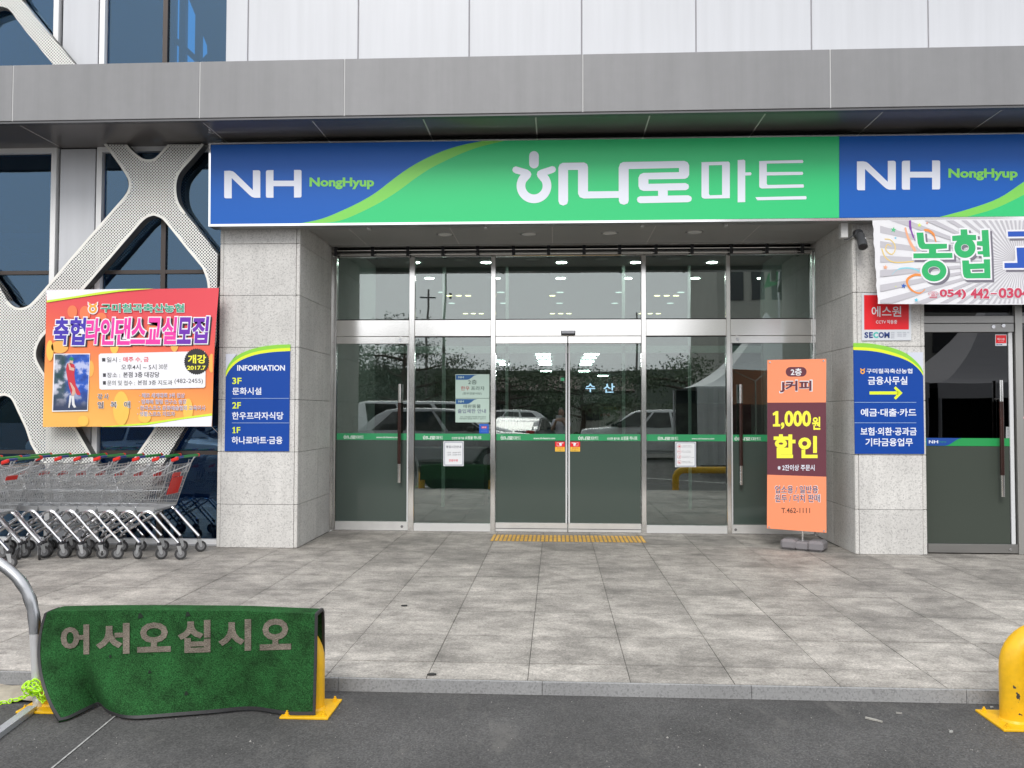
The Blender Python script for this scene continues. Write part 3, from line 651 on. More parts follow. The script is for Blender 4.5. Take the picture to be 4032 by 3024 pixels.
for a, c_ in bays:
    put('transom_rail', MB().bbox(X[a]+.001, X[c_]-.001, YD-.045, YD+.04, zt0, zt1, .004), STEEL, es)
    put('gasket', MB().box(X[a]+.001, X[c_]-.001, YD-.02, YD+.0, zt1+.0005, zt1+.012), GASKET, es)
    put('glass_pane', MB().box(X[a]+.002, X[c_]-.002, YD-.01, YD-.002, zt1+.013, ztop-.002), GLASS, es)
FILM = mat('frosted_green_film', (.058, .078, .068), .10, spec=.45)
SG = mat('stripe_green', (.02, .27, .10), .45); SGT = mat('stripe_lettering', (.70, .76, .72), .5)
zs0, zs1 = PZ(2000, 1734, YD), PZ(2000, 1708, YD)
pD = facade(YD-.012)
cS = crop(1900, 1600, .33159); cL = crop(1300, 1680, .29837); cR = crop(2600, 1700, .20344)
I_ = lambda a, b: (a, b)
def stripe(par, x0, x1, words, y=YD-.0125):
    put('stripe', MB().box(x0, x1, y-.0005, y+.0018, zs0, zs1), SG, par)
    pl = facade(y-.0007)
    for kind, q in words:
        if kind == 'wm': put_wordmark(q, pl, I_, SGT, par, 1)
        else: text(kind, q, pl, I_, SGT, par, 1, .02)
def leaf(kind, x0, x1, stile, words, hx=None):
    "a door leaf between x0 and x1; stile says which edge has the pale seal"
    d = node(kind, bld); slide = kind == 'sliding_door'
    zt_, zb = zt0-.004, .035
    zg1, zg0 = PZ(2000, 1353.5, YD), PZ(2000, 2057, YD)
    put('top_rail', MB().bbox(x0+.002, x1-.002, YD-.04, YD+.02, zg1, zt_, .003), STEEL, d)
    put('bottom_rail', MB().bbox(x0+.002, x1-.002, YD-.04, YD+.02, .012, zg0, .003), RAILB, d)
    if slide: put('bottom_groove', MB().box(x0+.006, x1-.006, YD-.0415, YD-.0395, .045, .052), GASKET, d)
    put('glass_pane', MB().box(x0+.006, x1-.006, YD-.012, YD-.002, zg0, zg1), GLASS, d)
    put('frosted_film', MB().box(x0+.008, x1-(.026 if stile > 0 else .01), YD-.0140, YD-.0124, zg0+.002, zs0-.004), FILM, d)
    if stile:
        xs = (x1-.024, x1-.004) if stile > 0 else (x0+.004, x0+.024)
        put('edge_seal', MB().bbox(xs[0], xs[1], YD-.026, YD+.012, zg0+.001, zg1-.001, .003), mat('white_seal', (.62, .63, .64), .35), d)
    stripe(d, x0+.01, x1-(.03 if stile > 0 else .01), words)
    if not slide:
        xk = x1-.12 if hx is not None and hx > (x0+x1)/2 else x0+.09
        put('pivot_cap', MB().lathe([(.0, -.008), (.018, -.008), (.022, 0)], (xk, YD-.04, (zg1+zt_)/2), 'y', 16), CHROME, d, smooth=True)
        put('pivot_cap', MB().lathe([(.0, -.006), (.015, -.006), (.018, 0)], (xk+(.04 if stile > 0 else -.04), YD-.04, .06), 'y', 16), mat('dark_pivot', (.2, .2, .2), .4, .6), d, smooth=True)
    if hx is not None: handle(d, hx, YD-.012, 2000)
    return d
WOOD = mat('dark_handle_wood', (.030, .010, .007), .22, var=.3, vs=9, coat=.3)
def handle(par, hx, yg, ur, zz=None):
    h = node('pull_handle', par) if par.parent is None else None
    z = zz or [PZ(ur, v, YD-.08) for v in (1513, 1586, 1829, 1903)]
    yh = yg-.075
    put('handle_sleeve', MB().lathe([(.0, 0), (.0205, 0), (.0205, z[0]-z[1]), (.0, z[0]-z[1])], (hx, yh, z[1]), n=18), STEEL, par, smooth=True)
    put('handle_sleeve', MB().lathe([(.0, 0), (.0205, 0), (.0205, z[2]-z[3]), (.0, z[2]-z[3])], (hx, yh, z[3]), n=18), STEEL, par, smooth=True)
    put('handle_grip', MB().lathe([(.0, 0), (.023, 0), (.023, z[1]-z[2]), (.0, z[1]-z[2])], (hx, yh, z[2]), n=18), WOOD, par, smooth=True)
    for zc in (z[1]+.03, z[2]-.04): put('handle_mount', MB().tube([(hx, yh+.01, zc), (hx, yg, zc)], .011, 10), STEEL, par, smooth=True)
def cq(C, x0, y0, x1, y1): a, c_ = C(x0, y0), C(x1, y1); return (a[0], a[1], c_[0], c_[1])
xm = PX(2235.5, 1700, YD)
leaf('swing_door', X['j1'], X['a0'], 1, [('wm', cq(cL, 176, 108, 443, 162)), ('www.nh-hanaro.com', cq(cL, 608, 126, 912, 152))], PX(1572, 1700, YD-.09))
leaf('sliding_door', X['b1'], xm-.004, 1, [('wm', cq(cS, 212, 346, 455, 398)), ('www.nh-hanaro.com', cq(cS, 605, 366, 862, 390))])
leaf('sliding_door', xm+.004, X['c0'], -1, [('wm', cq(cS, 1132, 350, 1378, 400)), ("신선한 즐거움", cq(cS, 1480, 368, 1628, 398)), ("쇼핑을 하나로", cq(cS, 1642, 356, 1838, 400))])
leaf('swing_door', X['d1'], X['e0'], -1, [('wm', cq(cR, 1428, 92, 1950, 172))], PX(2918, 1700, YD-.09))
def fixed(a, c_, words, film):
    d = node('fixed_window', bld); x0, x1 = X[a], X[c_]; zb = PZ(2000, 2062, YD)
    put('base_panel', MB().bbox(x0+.001, x1-.001, YD-.05, YD+.02, 0.001, zb, .003), mat('pale_base_panel', (.66, .66, .65), .32, .35), d)
    put('gasket', MB().box(x0+.002, x1-.002, YD-.02, YD, zt0-.012, zt0-.0005), GASKET, d)
    put('glass_pane', MB().box(x0+.003, x1-.003, YD-.012, YD-.002, zb, zt0-.0125), GLASS, d)
    if film: put('frosted_film', MB().box(x0+.006, x1-.006, YD-.0005, YD+.0008, zb+.002, zs0-.004), FILM, d)
    stripe(d, x0+.006, x1-.006, words)
fixed('a1', 'b0', [('wm', cq(cL, 1222, 114, 1490, 170)), ("신선한 즐거움", cq(cL, 1603, 134, 1768, 166)), ("쇼핑을 하나로", cq(cL, 1780, 122, 1996, 168))], False)
fixed('c1', 'd0', [('wm', (2589, 1718, 2671, 1733)), ('www.nh-hanaro.com', cq(cR, 605, 116, 1042, 148))], False)
# door sensor
put('door_sensor', MB().bbox(PX(2209, 1310, YD), PX(2265, 1310, YD), YD-.10, YD-.046, PZ(2200, 1320, YD-.05), PZ(2200, 1303, YD-.05), .006), DGREY, bld)
put('sensor_face', MB().bbox(PX(2212, 1310, YD), PX(2262, 1310, YD), YD-.104, YD-.101, PZ(2200, 1314, YD-.05), PZ(2200, 1303.5, YD-.05), .001), mat('sensor_grey', (.55, .56, .6), .3), bld)
put('threshold', MB().bbox(X['j0'], X['e1'], YD-.06, YD+.06, -.004, .011, .002), BSTEEL, bld)
# ---- office door right of the right pillar
YO = .14
od = node('office_entrance', bld)
xo = {k: PX(u, 1700, YO) for k, u in dict(g0=3641, g1=3978, s0=3979, s1=3990, m0=3994, m1=4022, n1=4500).items()}
zo = {k: PZ(3800, v, YO) for k, v in dict(t1=1245, t0=1275, r0=1309, st1=1725, st0=1756, b1=2140, b0=2178).items()}
OS = mat('office_steel', (.36, .355, .345), .32, .85)
put('glass_pane', MB().box(xo['g0'], xo['m0'], YO, YO+.01, zo['t1'], 3.68), DGLASS, od); put('transom_rail', MB().bbox(xo['g0']-.04, xo['m0']-.002, YO-.04, YO+.04, zo['t0']+.003, zo['t1'], .003), OS, od)
put('mullion', MB().bbox(xo['m0'], xo['m1'], YO-.06, YO+.05, 0, 3.7, .004), mat('grey_mullion', (.46, .455, .435), .35, .7), od); put('head_rail', MB().bbox(xo['g0']-.04, 9.3, YO-.05, YO-.002, 3.702, 3.78, .004), OS, od)
lf = node('office_door', bld)
put('top_rail', MB().bbox(xo['g0']-.03, xo['s1']+.0, YO-.05, YO+.02, zo['r0'], zo['t0']-.002, .003), OS, lf); put('bottom_rail', MB().bbox(xo['g0'], xo['s1']+.01, YO-.045, YO+.02, .012, zo['b1'], .003), OS, lf)
put('glass_pane', MB().box(xo['g0'], xo['g1'], YO-.012, YO-.002, zo['b1'], zo['r0']), DGLASS, lf); put('edge_seal', MB().bbox(xo['s0']-.02, xo['s1']-.008, YO-.03, YO+.01, zo['b1']+.001, zo['r0']-.001, .003), mat('white_seal', (.62, .63, .64), .35), lf)
put('frosted_film', MB().box(xo['g0']+.003, xo['g1']-.025, YO-.0142, YO-.0126, zo['b1']+.002, zo['st0']-.003), mat('office_film', (.052, .063, .052), .3, spec=.35), lf)
put('stripe', MB().box(xo['g0']+.002, xo['g1']-.01, YO-.0150, YO-.0128, zo['st0'], zo['st1']), mat('office_stripe_green', (.012, .28, .07), .45), lf)
c6 = crop(3640, 1240, .36166)
pl6 = facade(YO-.0155)
shape([(22, 1338), (405, 1341), (372, 1348), (330, 1372), (290, 1400), (255, 1418), (225, 1424), (22, 1424)], pl6, c6, mat('office_stripe_blue', (.008, .06, .30), .4), lf, 1)
put_nh(cq(c6, 47, 1364, 148, 1399), pl6, I_, LETTER, lf, 2); text('NongHyup', cq(c6, 156, 1373, 236, 1391), pl6, I_, mat('dim_green', (.03, .3, .12), .5), lf, 2)
handle(lf, PX(3945, 1700, YO-.09), YO-.012, 3945, [PZ(3945, v, YO-.08) for v in (1497, 1581, 1871, 1956)])
for a, b_ in ((747, 130), (856, 118)):
    q = P(*c6(a, b_), YO-.05); put('pivot_cap', MB().lathe([(.0, -.012), (.02, -.012), (.024, 0)], (q[0], q[1], q[2]), 'y', 16), CHROME, lf, smooth=True)
q = P(3979, 2165, YO-.05); put('pivot_cap', MB().lathe([(.0, -.006), (.012, -.006), (.014, 0)], (q[0], q[1], q[2]), 'y', 12), CHROME, lf, smooth=True)
ow = node('office_window', bld)
put('glass_pane', MB().box(xo['m1'], 9.3, YO, YO+.01, .12, 3.7), DGLASS, ow); put('base_panel', MB().bbox(xo['m1']+.001, 9.3, YO-.05, YO+.02, 0, .13, .003), OS, ow); put('stripe', MB().box(xo['m1']+.002, 9.3, YO-.004, YO-.001, zo['st0'], zo['st1']), mat('office_stripe_green', (.012, .28, .07), .45), ow)
put('transom_rail', MB().bbox(xo['m1']+.002, 9.3, YO-.04, YO-.001, zo['t0']+.003, zo['t1'], .003), OS, ow)
ofr = node('office_room', bld)
put('back_wall', MB().box(4.0, 9.4, 4.5, 4.6, 0, 4.6), mat('black_room', (.02, .02, .02), .9), ofr); put('side_wall', MB().box(3.96, 4.0, .2, 4.5, 0, 4.6), mat('black_room', (.02, .02, .02), .9), ofr); put('side_wall', MB().box(9.4, 9.5, .1, 4.6, 0, 4.6), mat('black_room', (.02, .02, .02), .9), ofr)
put('floor', MB().box(4.0, 9.4, .2, 4.5, -.02, .01), DARKF, ofr); put('ceiling', MB().box(4.0, 9.4, .2, 4.6, 4.58, 4.66), mat('black_room', (.02, .02, .02), .9), ofr)
# ---- supermarket interior behind the entrance
it = node('shop_interior', bld)
IW = mat('interior_wall', (.45, .47, .46), .7); IC = mat('interior_ceiling', (.22, .23, .23), .7); IF = mat('interior_floor', (.20, .20, .20), .35)
ZI = 3.93
put('ceiling', MB().box(-8, 9, YD+.3, 46, ZI, ZI+.1), IC, it); put('floor', MB().box(-8, 9, YD+.06, 46, -.05, .008), IF, it); put('back_wall', MB().box(-8, 9, 46, 46.1, 0, ZI), mat('far_wall', (.10, .11, .11), .8), it)
put('side_wall', MB().box(-8.1, -8, YD+2, 46, 0, ZI), IW, it); put('side_wall', MB().box(9, 9.1, 4.7, 46, 0, ZI), IW, it); put('side_wall', MB().box(-3.05, -2.95, YD+.15, YD+2.6, 0, ZI), IW, it); put('side_wall', MB().box(3.29, 3.39, YD+.15, YD+2.6, 0, ZI), IW, it)
put('end_wall', MB().box(-8, -3.05, YD+2.5, YD+2.6, 0, ZI), IW, it); put('end_wall', MB().box(3.39, 9, 4.6, 4.7, 0, ZI), IW, it)
put('bulkhead', MB().box(-2.95, 3.29, YD+.16, YD+.3, ztop+.1, ZI+.1), IC, it)
LW = emitter('lit_white_disc', (1, .98, .94), 38); LWW = emitter('lit_warm_disc', (1, .80, .38), 6); LT = emitter('lit_tube', (.92, 1, .97), 34)
def disc(u, v, r, m_, nm='ceiling_light'):
    q = G(u, v, ZI-.004); put(nm, MB().lathe([(0, 0), (r, 0), (r, .003)], (q[0], q[1], ZI-.006), n=20), m_, it)
for u in (1345, 1633, 1914, 2211, 2503, 2804, 3090): disc(u, 1034, .082, LW)
for u in (1431, 1691, 1951, 2207, 2470, 2737, 3000): disc(u, 1096, .082, LW)
for u in (1740, 1972, 2205, 2438, 2681): disc(u, 1151, .075, emitter('dim_white_disc', (.9, 1, .97), 1.1))
for u in (1779, 1982, 2203, 2420, 2639): disc(u, 1194, .075, emitter('dim_white_disc', (.9, 1, .97), 1.1))
for u in (1769, 1806, 1843, 2175, 2587, 2625, 2662): disc(u, 1164.5, .06, LWW)
for u in (1833, 1864, 1895, 2175, 2208, 2240, 2525, 2560, 2592): disc(u, 1235, .06, LWW)
for u0, u1, v in ((2110, 2167, 1396), (2114, 2167, 1410), (2119, 2169, 1423), (2123, 2171, 1435), (2128, 2172, 1462), (2300, 2358, 1396), (2293, 2347, 1410), (2288, 2338, 1423), (2283, 2330, 1435), (2278, 2322, 1462), (2354, 2394, 1480), (1953, 1988, 1423), (1966, 2004, 1435)):
    a, c_ = G(u0, v, ZI-.05), G(u1, v, ZI-.05); put('tube_light', MB().box(a[0], c_[0], a[1]-.06, a[1]+.06, ZI-.07, ZI-.03), LT, it)
# vestibule inner screen
VF = mat('vestibule_frame', (.78, .85, .80), .5)
for u0, u1 in ((1740, 1752), (1990, 2001), (2450, 2462), (2712, 2722)):
    put('vestibule_mullion', MB().box(PX(u0, 1500, 4.2), PX(u1, 1500, 4.2), 4.2, 4.28, 0, ZI), VF, it)
put('vestibule_rail', MB().box(-2.95, 3.29, 4.2, 4.26, PZ(2200, 1390, 4.2), PZ(2200, 1362, 4.2)), VF, it)
# lit department letters and a lit exit box deep inside
pI = facade(14.0); BL = emitter('lit_blue_letters', (.55, .66, 1), 2.2)
c4 = crop(2080, 1260, .26519)
text('수', cq(c4, 848, 942, 995, 1072), pI, I_, BL, it, 1, .012); text('산', cq(c4, 1118, 940, 1282, 1078), pI, I_, BL, it, 1, .012)
shape([(480, 858), (535, 858), (535, 903), (480, 903)], facade(14.2), c4, emitter('exit_green', (.05, .75, .4), .5), it, 1, 'exit_box')
# shelving, counters and a white stack of cartons inside
for k in range(7):
    yy = 9+4.2*k
    for xx in (-3.6, 2.4): put('shelf_unit', MB().box(xx-1.6, xx+1.8, yy, yy+.8, 0, 1.75), mat('shelf_goods', (.16, .14, .13), .7, var=.5, vs=4), it)
for k in range(4): put('carton', MB().bbox(PX(1362, 1620, 2.6), PX(1448, 1620, 2.6), 2.6, 3.0, .62+.22*k, .83+.22*k, .006), mat('white_carton', (.55, .58, .57), .6), it)
put('checkout_counter', MB().bbox(-2.6, -1.2, 4.6, 5.2, 0, .95, .01), mat('counter_grey', (.2, .22, .22), .5), it)
# ================================================================== SIGNS AND BANNERS
YS = -.20; pS = facade(YS); c2s = crop(800, 540, .36166); c3s = crop(1900, 540, .63291); c7s = crop(2700, 400, .60217)
sg = thing('shop_signboard', 'long blue and green shop signboard over the entrance with white lettering', 'shop sign', (0, YS, 3.65))
def S3(u, v, y=YS): q = P(u, v, YS); return (q[0], y, q[2])
xe = 6.6; tl, bl = S3(823, 563), S3(821, 892); zt_e = S3(4032, 516)[2]-.02; zb_e = S3(4032, 862)[2]+.0
tr, br_ = (xe, YS, zt_e), (xe, YS, zb_e)
mb = MB(); fr = [bl, br_, tr, tl]; mb.slab([(p[0], YS+.012, p[2]) for p in fr], (0, -1, 0), .165); put('sign_box', mb, mat('sign_box_steel', (.35, .35, .35), .35, .7), sg)
def strip_quad(p0, p1, p2, p3, nm, m_, yo=.0):
    mb = MB(); mb.slab([(p[0], YS+yo, p[2]) for p in (p0, p1, p2, p3)], (0, -1, 0), .011); return put(nm, mb, m_, sg)
FRM = mat('polished_sign_frame', (.90, .90, .90), .10, 1)
b_in, t_in, l_in = .026, .017, .022
il, ir = tl[0]+l_in, xe
strip_quad(bl, br_, (br_[0], 0, br_[2]+b_in), (bl[0], 0, bl[2]+b_in), 'bottom_frame', FRM, -.004)
strip_quad((tl[0], 0, tl[2]-t_in), (tr[0], 0, tr[2]-t_in), tr, tl, 'top_frame', FRM, -.004)
strip_quad((bl[0], 0, bl[2]+b_in), (bl[0]+l_in, 0, bl[2]+b_in), (tl[0]+l_in, 0, tl[2]-t_in), (tl[0], 0, tl[2]-t_in), 'side_frame', FRM, -.004)
def px(a, C): return C(*a)
# faces, given in photograph pixels
F_TL, F_BL = (830, 570.5), (829, 885.5)
def yt(u): return 570.5+(534-570.5)*(u-830)/(3304-830) if u < 3304 else 534+(526-534)*(u-3304)/728
def yb(u): return 885.5+(857.5-885.5)*(u-829)/(3304-829) if u < 3304 else 857.5+(851.5-857.5)*(u-3304)/728
up1 = [c2s(1030, 946), (1252, 868), (1352, 827), (1453, 776), (1555, 698), (1630, 651), (1725, 607), (1826, 573), (1925, 560)]
up1 = [(1172, yb(1172)), (1265, 862), (1345, 830), (1420, 794), (1480, 758), (1540, 712), (1600, 668), (1665, 630), (1740, 596), (1820, 571), (1900, yt(1900))]
lo1 = [(1253, yb(1253)), (1340, 868), (1420, 836), (1500, 795), (1568, 752), (1630, 706), (1690, 666), (1750, 635), (1820, 603), (1890, 578), (1990, yt(1990))]
up1s, lo1s = [tuple(p) for p in smooth(up1, 4)], [tuple(p) for p in smooth(lo1, 4)]
shape([F_TL]+up1s[::-1]+[F_BL], pS, I_, SBLUE, sg, 0, 'face_panel')
shape(up1s+lo1s[::-1], pS, I_, LIME, sg, 0, 'swoosh')
shape(lo1s+[(3304, yt(3304)), (3304, yb(3304))], pS, I_, SGREEN, sg, 0, 'face_panel')
k = 4.2  # second blue field and the start of its swoosh, running on past the picture
u2, l2 = [c7s(1660, 751), c7s(1860, 700), c7s(2050, 630), c7s(2210, 525), (4150, 640), (4300, 530)], [c7s(1840, 751), c7s(2020, 700), c7s(2210, 610), (4150, 700), (4400, 530)]
u2[0] = (u2[0][0], yb(u2[0][0])); l2[0] = (l2[0][0], yb(l2[0][0])); u2[-1] = (4300, yt(4300)); l2[-1] = (4400, yt(4400))
u2s, l2s = [tuple(p) for p in smooth(u2, 4)], [tuple(p) for p in smooth(l2, 4)]
shape([(3305, yt(3305))]+u2s[::-1]+[(3305, yb(3305))], pS, I_, SBLUE, sg, 0, 'face_panel')
shape(u2s+l2s[::-1], pS, I_, LIME, sg, 0, 'swoosh'); xr = 4560
shape(l2s+[(xr, yt(xr)), (xr, yb(xr))], pS, I_, SGREEN, sg, 0, 'face_panel')
put_nh(cq(c2s, 230, 357, 1071, 666), pS, I_, LETTER, sg, 2)
text('NongHyup', cq(c2s, 1158, 440, 1862, 568), pS, I_, LIME, sg, 2, .028, .012)
pz = facade(YS); f_ = lambda a, b: c3s(a, b)
put_wordmark((185, 87, 2016, 426), pS, c3s, LETTER, sg, 2) if False else None
mb = MB()
for pl in WM: mb.poly([pS.at(*c3s(a, b), .0024) for a, b in pl])
put('lettering', mb, LETTER, sg)
put_nh(cq(c7s, 1119, 385, 1663, 580), pS, I_, LETTER, sg, 2)
text('NongHyup', cq(c7s, 1717, 438, 2170, 516), pS, I_, LIME, sg, 2, .028, .012)
for u in (1450, 1912, 2530, 2860): # little hangers under the sign
    X_ = PX(u, 900, -.1); put('mounting_bracket', MB().bbox(X_-.02, X_+.02, -.10, -.03, 3.625, 3.66, .003), mat('pale_bracket', (.45, .45, .43), .4, .5), sg)

# ---- dance class banner
p5 = Plane((-4.85, -.20, 2.2), (0, -1, 0)); c5 = crop(150, 1110, .35562)
bn = thing('class_banner', 'orange and red dance class banner tied to the perforated brace', 'banner', (-4.85, -.2, 1.38))
gm = bpy.data.materials.new('banner_cloth'); gm.use_nodes = True; t, L, b = nt_of(gm); g = N(t, 'ShaderNodeNewGeometry'); sp = N(t, 'ShaderNodeSeparateXYZ'); L(g.outputs['Position'], sp.inputs[0])
zz = mrange  # reuse name
def mr_(s_, a, b_, c, d):
    m = N(t, 'ShaderNodeMapRange', i_1=a, i_2=b_, i_3=c, i_4=d); L(s_, m.inputs[0]); return m.outputs[0]
hx_ = mr_(sp.outputs[0], -5.83, -3.83, .10, -.16); zf = mr_(sp.outputs[2], 1.38, 2.95, 0, 1)
ad = N(t, 'ShaderNodeMath', operation='SUBTRACT'); L(zf, ad.inputs[0]); L(hx_, ad.inputs[1])
rr = ramp(t, [(0, (.88, .46, .10)), (.22, (.86, .36, .08)), (.45, (.82, .24, .07)), (.66, (.76, .12, .07)), (.85, (.72, .075, .085)), (1, (.70, .06, .08))]); L(ad.outputs[0], rr.inputs[0]); L(rr.outputs[0], b.inputs['Base Color']); b.inputs['Roughness'].default_value = .55
nx, nz_ = 40, 30; mb = MB(); V = []
cor = [(90, 90), (1997, 64), (1923, 1602), (48, 1607)]
fq = quadmap(cor, p5, 0, c5)
for j in range(nz_+1):
    for i in range(nx+1):
        x, y = i/nx, j/nz_; q = fq(x, y); sag = .006*math.sin(x*9+y*3)*math.sin(y*3.1)+.004*math.sin(x*3-y*7)+.012*math.exp(-((x-1)**2+(y-1)**2)/.02)
        V.append((q[0]-.012*math.sin(math.pi*y)*(1 if x > .98 else 0), q[1]+.006+sag*.6, q[2]+.006*math.sin(x*math.pi)*(y-.5)*-1))
F = [(j*(nx+1)+i, j*(nx+1)+i+1, (j+1)*(nx+1)+i+1, (j+1)*(nx+1)+i) for j in range(nz_) for i in range(nx)]
mb.add(V, F); put('cloth', mb, gm, bn, smooth=True)
BW = mat('banner_white', (.80, .80, .84), .5); BY = mat('banner_yellow', (.90, .52, .09), .5); BYG = mat('banner_lime', (.60, .82, .05), .5)
def ell(cx, cy, rx, ry, n=20): return [(cx+rx*math.cos(2*math.pi*i/n), cy+ry*math.sin(2*math.pi*i/n)) for i in range(n)]
BE = mat('banner_pale_drop', (.88, .42, .09), .5); BE2 = mat('banner_rose_drop', (.80, .20, .08), .5)
box_ = (60, 70, 1935, 1600)
for (cx, cy, rx, ry, m_) in ((132, 760, 40, 115, BY), (845, 710, 48, 85, BY), (240, 720, 95, 70, BE), (1510, 690, 45, 85, BE), (920, 1400, 90, 190, BY), (500, 1540, 60, 60, BY), (1180, 1500, 70, 60, BY), (1660, 1420, 55, 130, BY), (1920, 900, 34, 105, BE), (580, 960, 40, 90, BE), (380, 330, 55, 70, BE2), (520, 350, 60, 85, BE2), (700, 400, 60, 60, BE2), (1270, 520, 70, 60, BE2), (1310, 1560, 60, 50, BE)):
    pl = clip([(a, b_) for a, b_ in ell(cx, cy, rx, ry)], *box_)
    if len(pl) > 2: shape(pl, p5, c5, m_, bn, 1)
shape([(92, 92), (1000, 78), (700, 110), (400, 160), (97, 205)], p5, c5, BW, bn, 2); shape([(97, 205), (400, 160), (700, 110), (1000, 78), (1290, 74), (900, 108), (600, 150), (97, 228)], p5, c5, BYG, bn, 2)
shape([(1921, 1600), (800, 1605), (1200, 1585), (1600, 1520), (1928, 1480)], p5, c5, BW, bn, 2); shape([(1928, 1455), (1600, 1500), (1200, 1560), (690, 1604), (880, 1604), (1200, 1588), (1600, 1523), (1928, 1482)], p5, c5, BYG, bn, 2)
TG = mat('banner_green_text', (.02, .36, .20), .5); OR = mat('emblem_orange', (.85, .38, .05), .5)
put_emblem(608, 285, 92, p5, c5, OR, bn, 4, BW)
text('구미칠곡축산농협', (692, 236, 1622, 342), p5, c5, BW, bn, 2, .02, .035); text('구미칠곡축산농협', (700, 242, 1615, 336), p5, c5, TG, bn, 4, .02)
PU, PK = mat('print_indigo', (.055, .03, .40), .5), mat('print_magenta', (.80, .04, .36), .5); PV = mat('print_violet', (.15, .02, .40), .5)
chars = [('축', 175, 392, 345, 702, PU), ('협', 350, 388, 530, 705, PU), ('라', 528, 398, 690, 695, PK), ('인', 690, 392, 850, 702, PK), ('댄', 856, 392, 1032, 702, PK), ('스', 1030, 398, 1200, 690, PK), ('교', 1200, 392, 1368, 695, PK), ('실', 1370, 385, 1542, 696, PK), ('모', 1545, 388, 1705, 692, PV), ('집', 1705, 378, 1890, 685, PV)]
for ch, a, b_, c_, d, m_ in chars:
    text(ch, (a-2+14, b_-2+12, c_-2+26, d+16), p5, c5, BLACK, bn, 2, .02, .055, shear=.14)
for ch, a, b_, c_, d, m_ in chars: text(ch, (a-10, b_-8, c_+8, d+8), p5, c5, BW, bn, 3.2, .02, .055, shear=.14)
for ch, a, b_, c_, d, m_ in chars: text(ch, (a+2, b_+4, c_-4, d-4), p5, c5, m_, bn, 4.6, .034, shear=.14)
shape(rrect(672, 790, 1855, 1190, 24)[:0]+[(672, 812), (690, 794), (1600, 772), (1845, 770), (1857, 784), (1853, 1155), (1836, 1172), (700, 1193), (680, 1180)], p5, c5, BW, bn, 2)
TD = mat('banner_dark_text', (.045, .045, .055), .5); TR_ = mat('banner_red_text', (.72, .06, .10), .5)
for q in ((710, 843, 746, 882), (720, 1012, 752, 1052), (720, 1098, 752, 1138)): shape([(q[0], q[1]), (q[2], q[1]), (q[2], q[3]), (q[0], q[3])], p5, c5, TD, bn, 3)
for s_, q, m_, bd in (('일시 :', (762, 834, 912, 890), TD, .006), ('매주 수, 금', (944, 830, 1226, 890), TR_, .02), ('오후4시 ~ 5시', (922, 912, 1312, 974), TD, .004), ('30분', (1338, 908, 1434, 966), TD, 0), ('장소 :', (764, 1004, 910, 1060), TD, .006), ('본점 3층 대강당', (944, 996, 1344, 1058), TD, .018),
                      ('문의 및 접수 :', (768, 1092, 1074, 1146), TD, .004), ('본점 3층 지도과', (1104, 1088, 1488, 1142), TD, .008), ('(482-2455)', (1512, 1072, 1826, 1134), TD, 0)): text(s_, q, p5, c5, m_, bn, 3, bd)
for s_, q, bd in (('강 사', (662, 1240, 780, 1296), .008), ('임', (660, 1326, 722, 1396), .014), ('복', (806, 1326, 872, 1394), .014), ('애', (954, 1322, 1018, 1394), .014)):
    text(s_, (q[0]-4, q[1]-4, q[2]+4, q[3]+4), p5, c5, BW, bn, 2, bd, .04); text(s_, q, p5, c5, TD, bn, 3.2, bd)
TV = mat('banner_mauve_text', (.25, .20, .34), .5)
for s_, q in (('· 체코 세계대회 3위 입상', (1122, 1232, 1622, 1282)), ('· 임복애 힐링 연구소 원장', (1116, 1300, 1642, 1352)), ('· 한국스포츠 문화예술협회 교육이사', (1104, 1370, 1852, 1420)), ('· 생활스포츠 지도자', (1098, 1436, 1514, 1486))):
    text(s_, (q[0], q[1]-3, q[2]+3, q[3]+3), p5, c5, BW, bn, 2, 0, .035); text(s_, q, p5, c5, TV, bn, 3.2, 0)
st = [(1757+(141 if i % 2 else 132)*math.cos(2*math.pi*i/72), 882+(147 if i % 2 else 138)*math.sin(2*math.pi*i/72)) for i in range(72)]
shape(st, p5, c5, BLACK, bn, 3.4); YB_ = mat('badge_yellow', (.86, .82, .05), .5)
text('개강', (1660, 806, 1862, 904), p5, c5, YB_, bn, 4.6, .03); text('2017.7', (1652, 928, 1858, 974), p5, c5, YB_, bn, 4.6, .03)
# printed photograph of a dancer: stage backdrop and a small figure
shape([(176, 796), (578, 792), (552, 1430), (156, 1438)], p5, c5, BW, bn, 3)
sm = bpy.data.materials.new('stage_print'); sm.use_nodes = True; t, L, b = nt_of(sm); g = N(t, 'ShaderNodeNewGeometry'); n = N(t, 'ShaderNodeTexNoise'); n.inputs['Scale'].default_value = 9; n.inputs['Detail'].default_value = 6; L(g.outputs['Position'], n.inputs['Vector'])
sp = N(t, 'ShaderNodeSeparateXYZ'); L(g.outputs['Position'], sp.inputs[0])
rA = ramp(t, [(.35, (.01, .05, .06)), (.5, (.06, .10, .14)), (.58, (.45, .47, .55)), (.66, (.6, .6, .7))]); rB = ramp(t, [(.35, (.01, .05, .30)), (.5, (.02, .10, .50)), (.6, (.45, .5, .75))]); L(n.outputs[0], rA.inputs[0]); L(n.outputs[0], rB.inputs[0])
mxx = N(t, 'ShaderNodeMix', data_type='RGBA'); mrx = N(t, 'ShaderNodeMapRange', i_1=-5.60, i_2=-5.50, i_3=0, i_4=1); L(sp.outputs[0], mrx.inputs[0]); L(mrx.outputs[0], mxx.inputs[0]); L(rA.outputs[0], mxx.inputs[6]); L(rB.outputs[0], mxx.inputs[7])
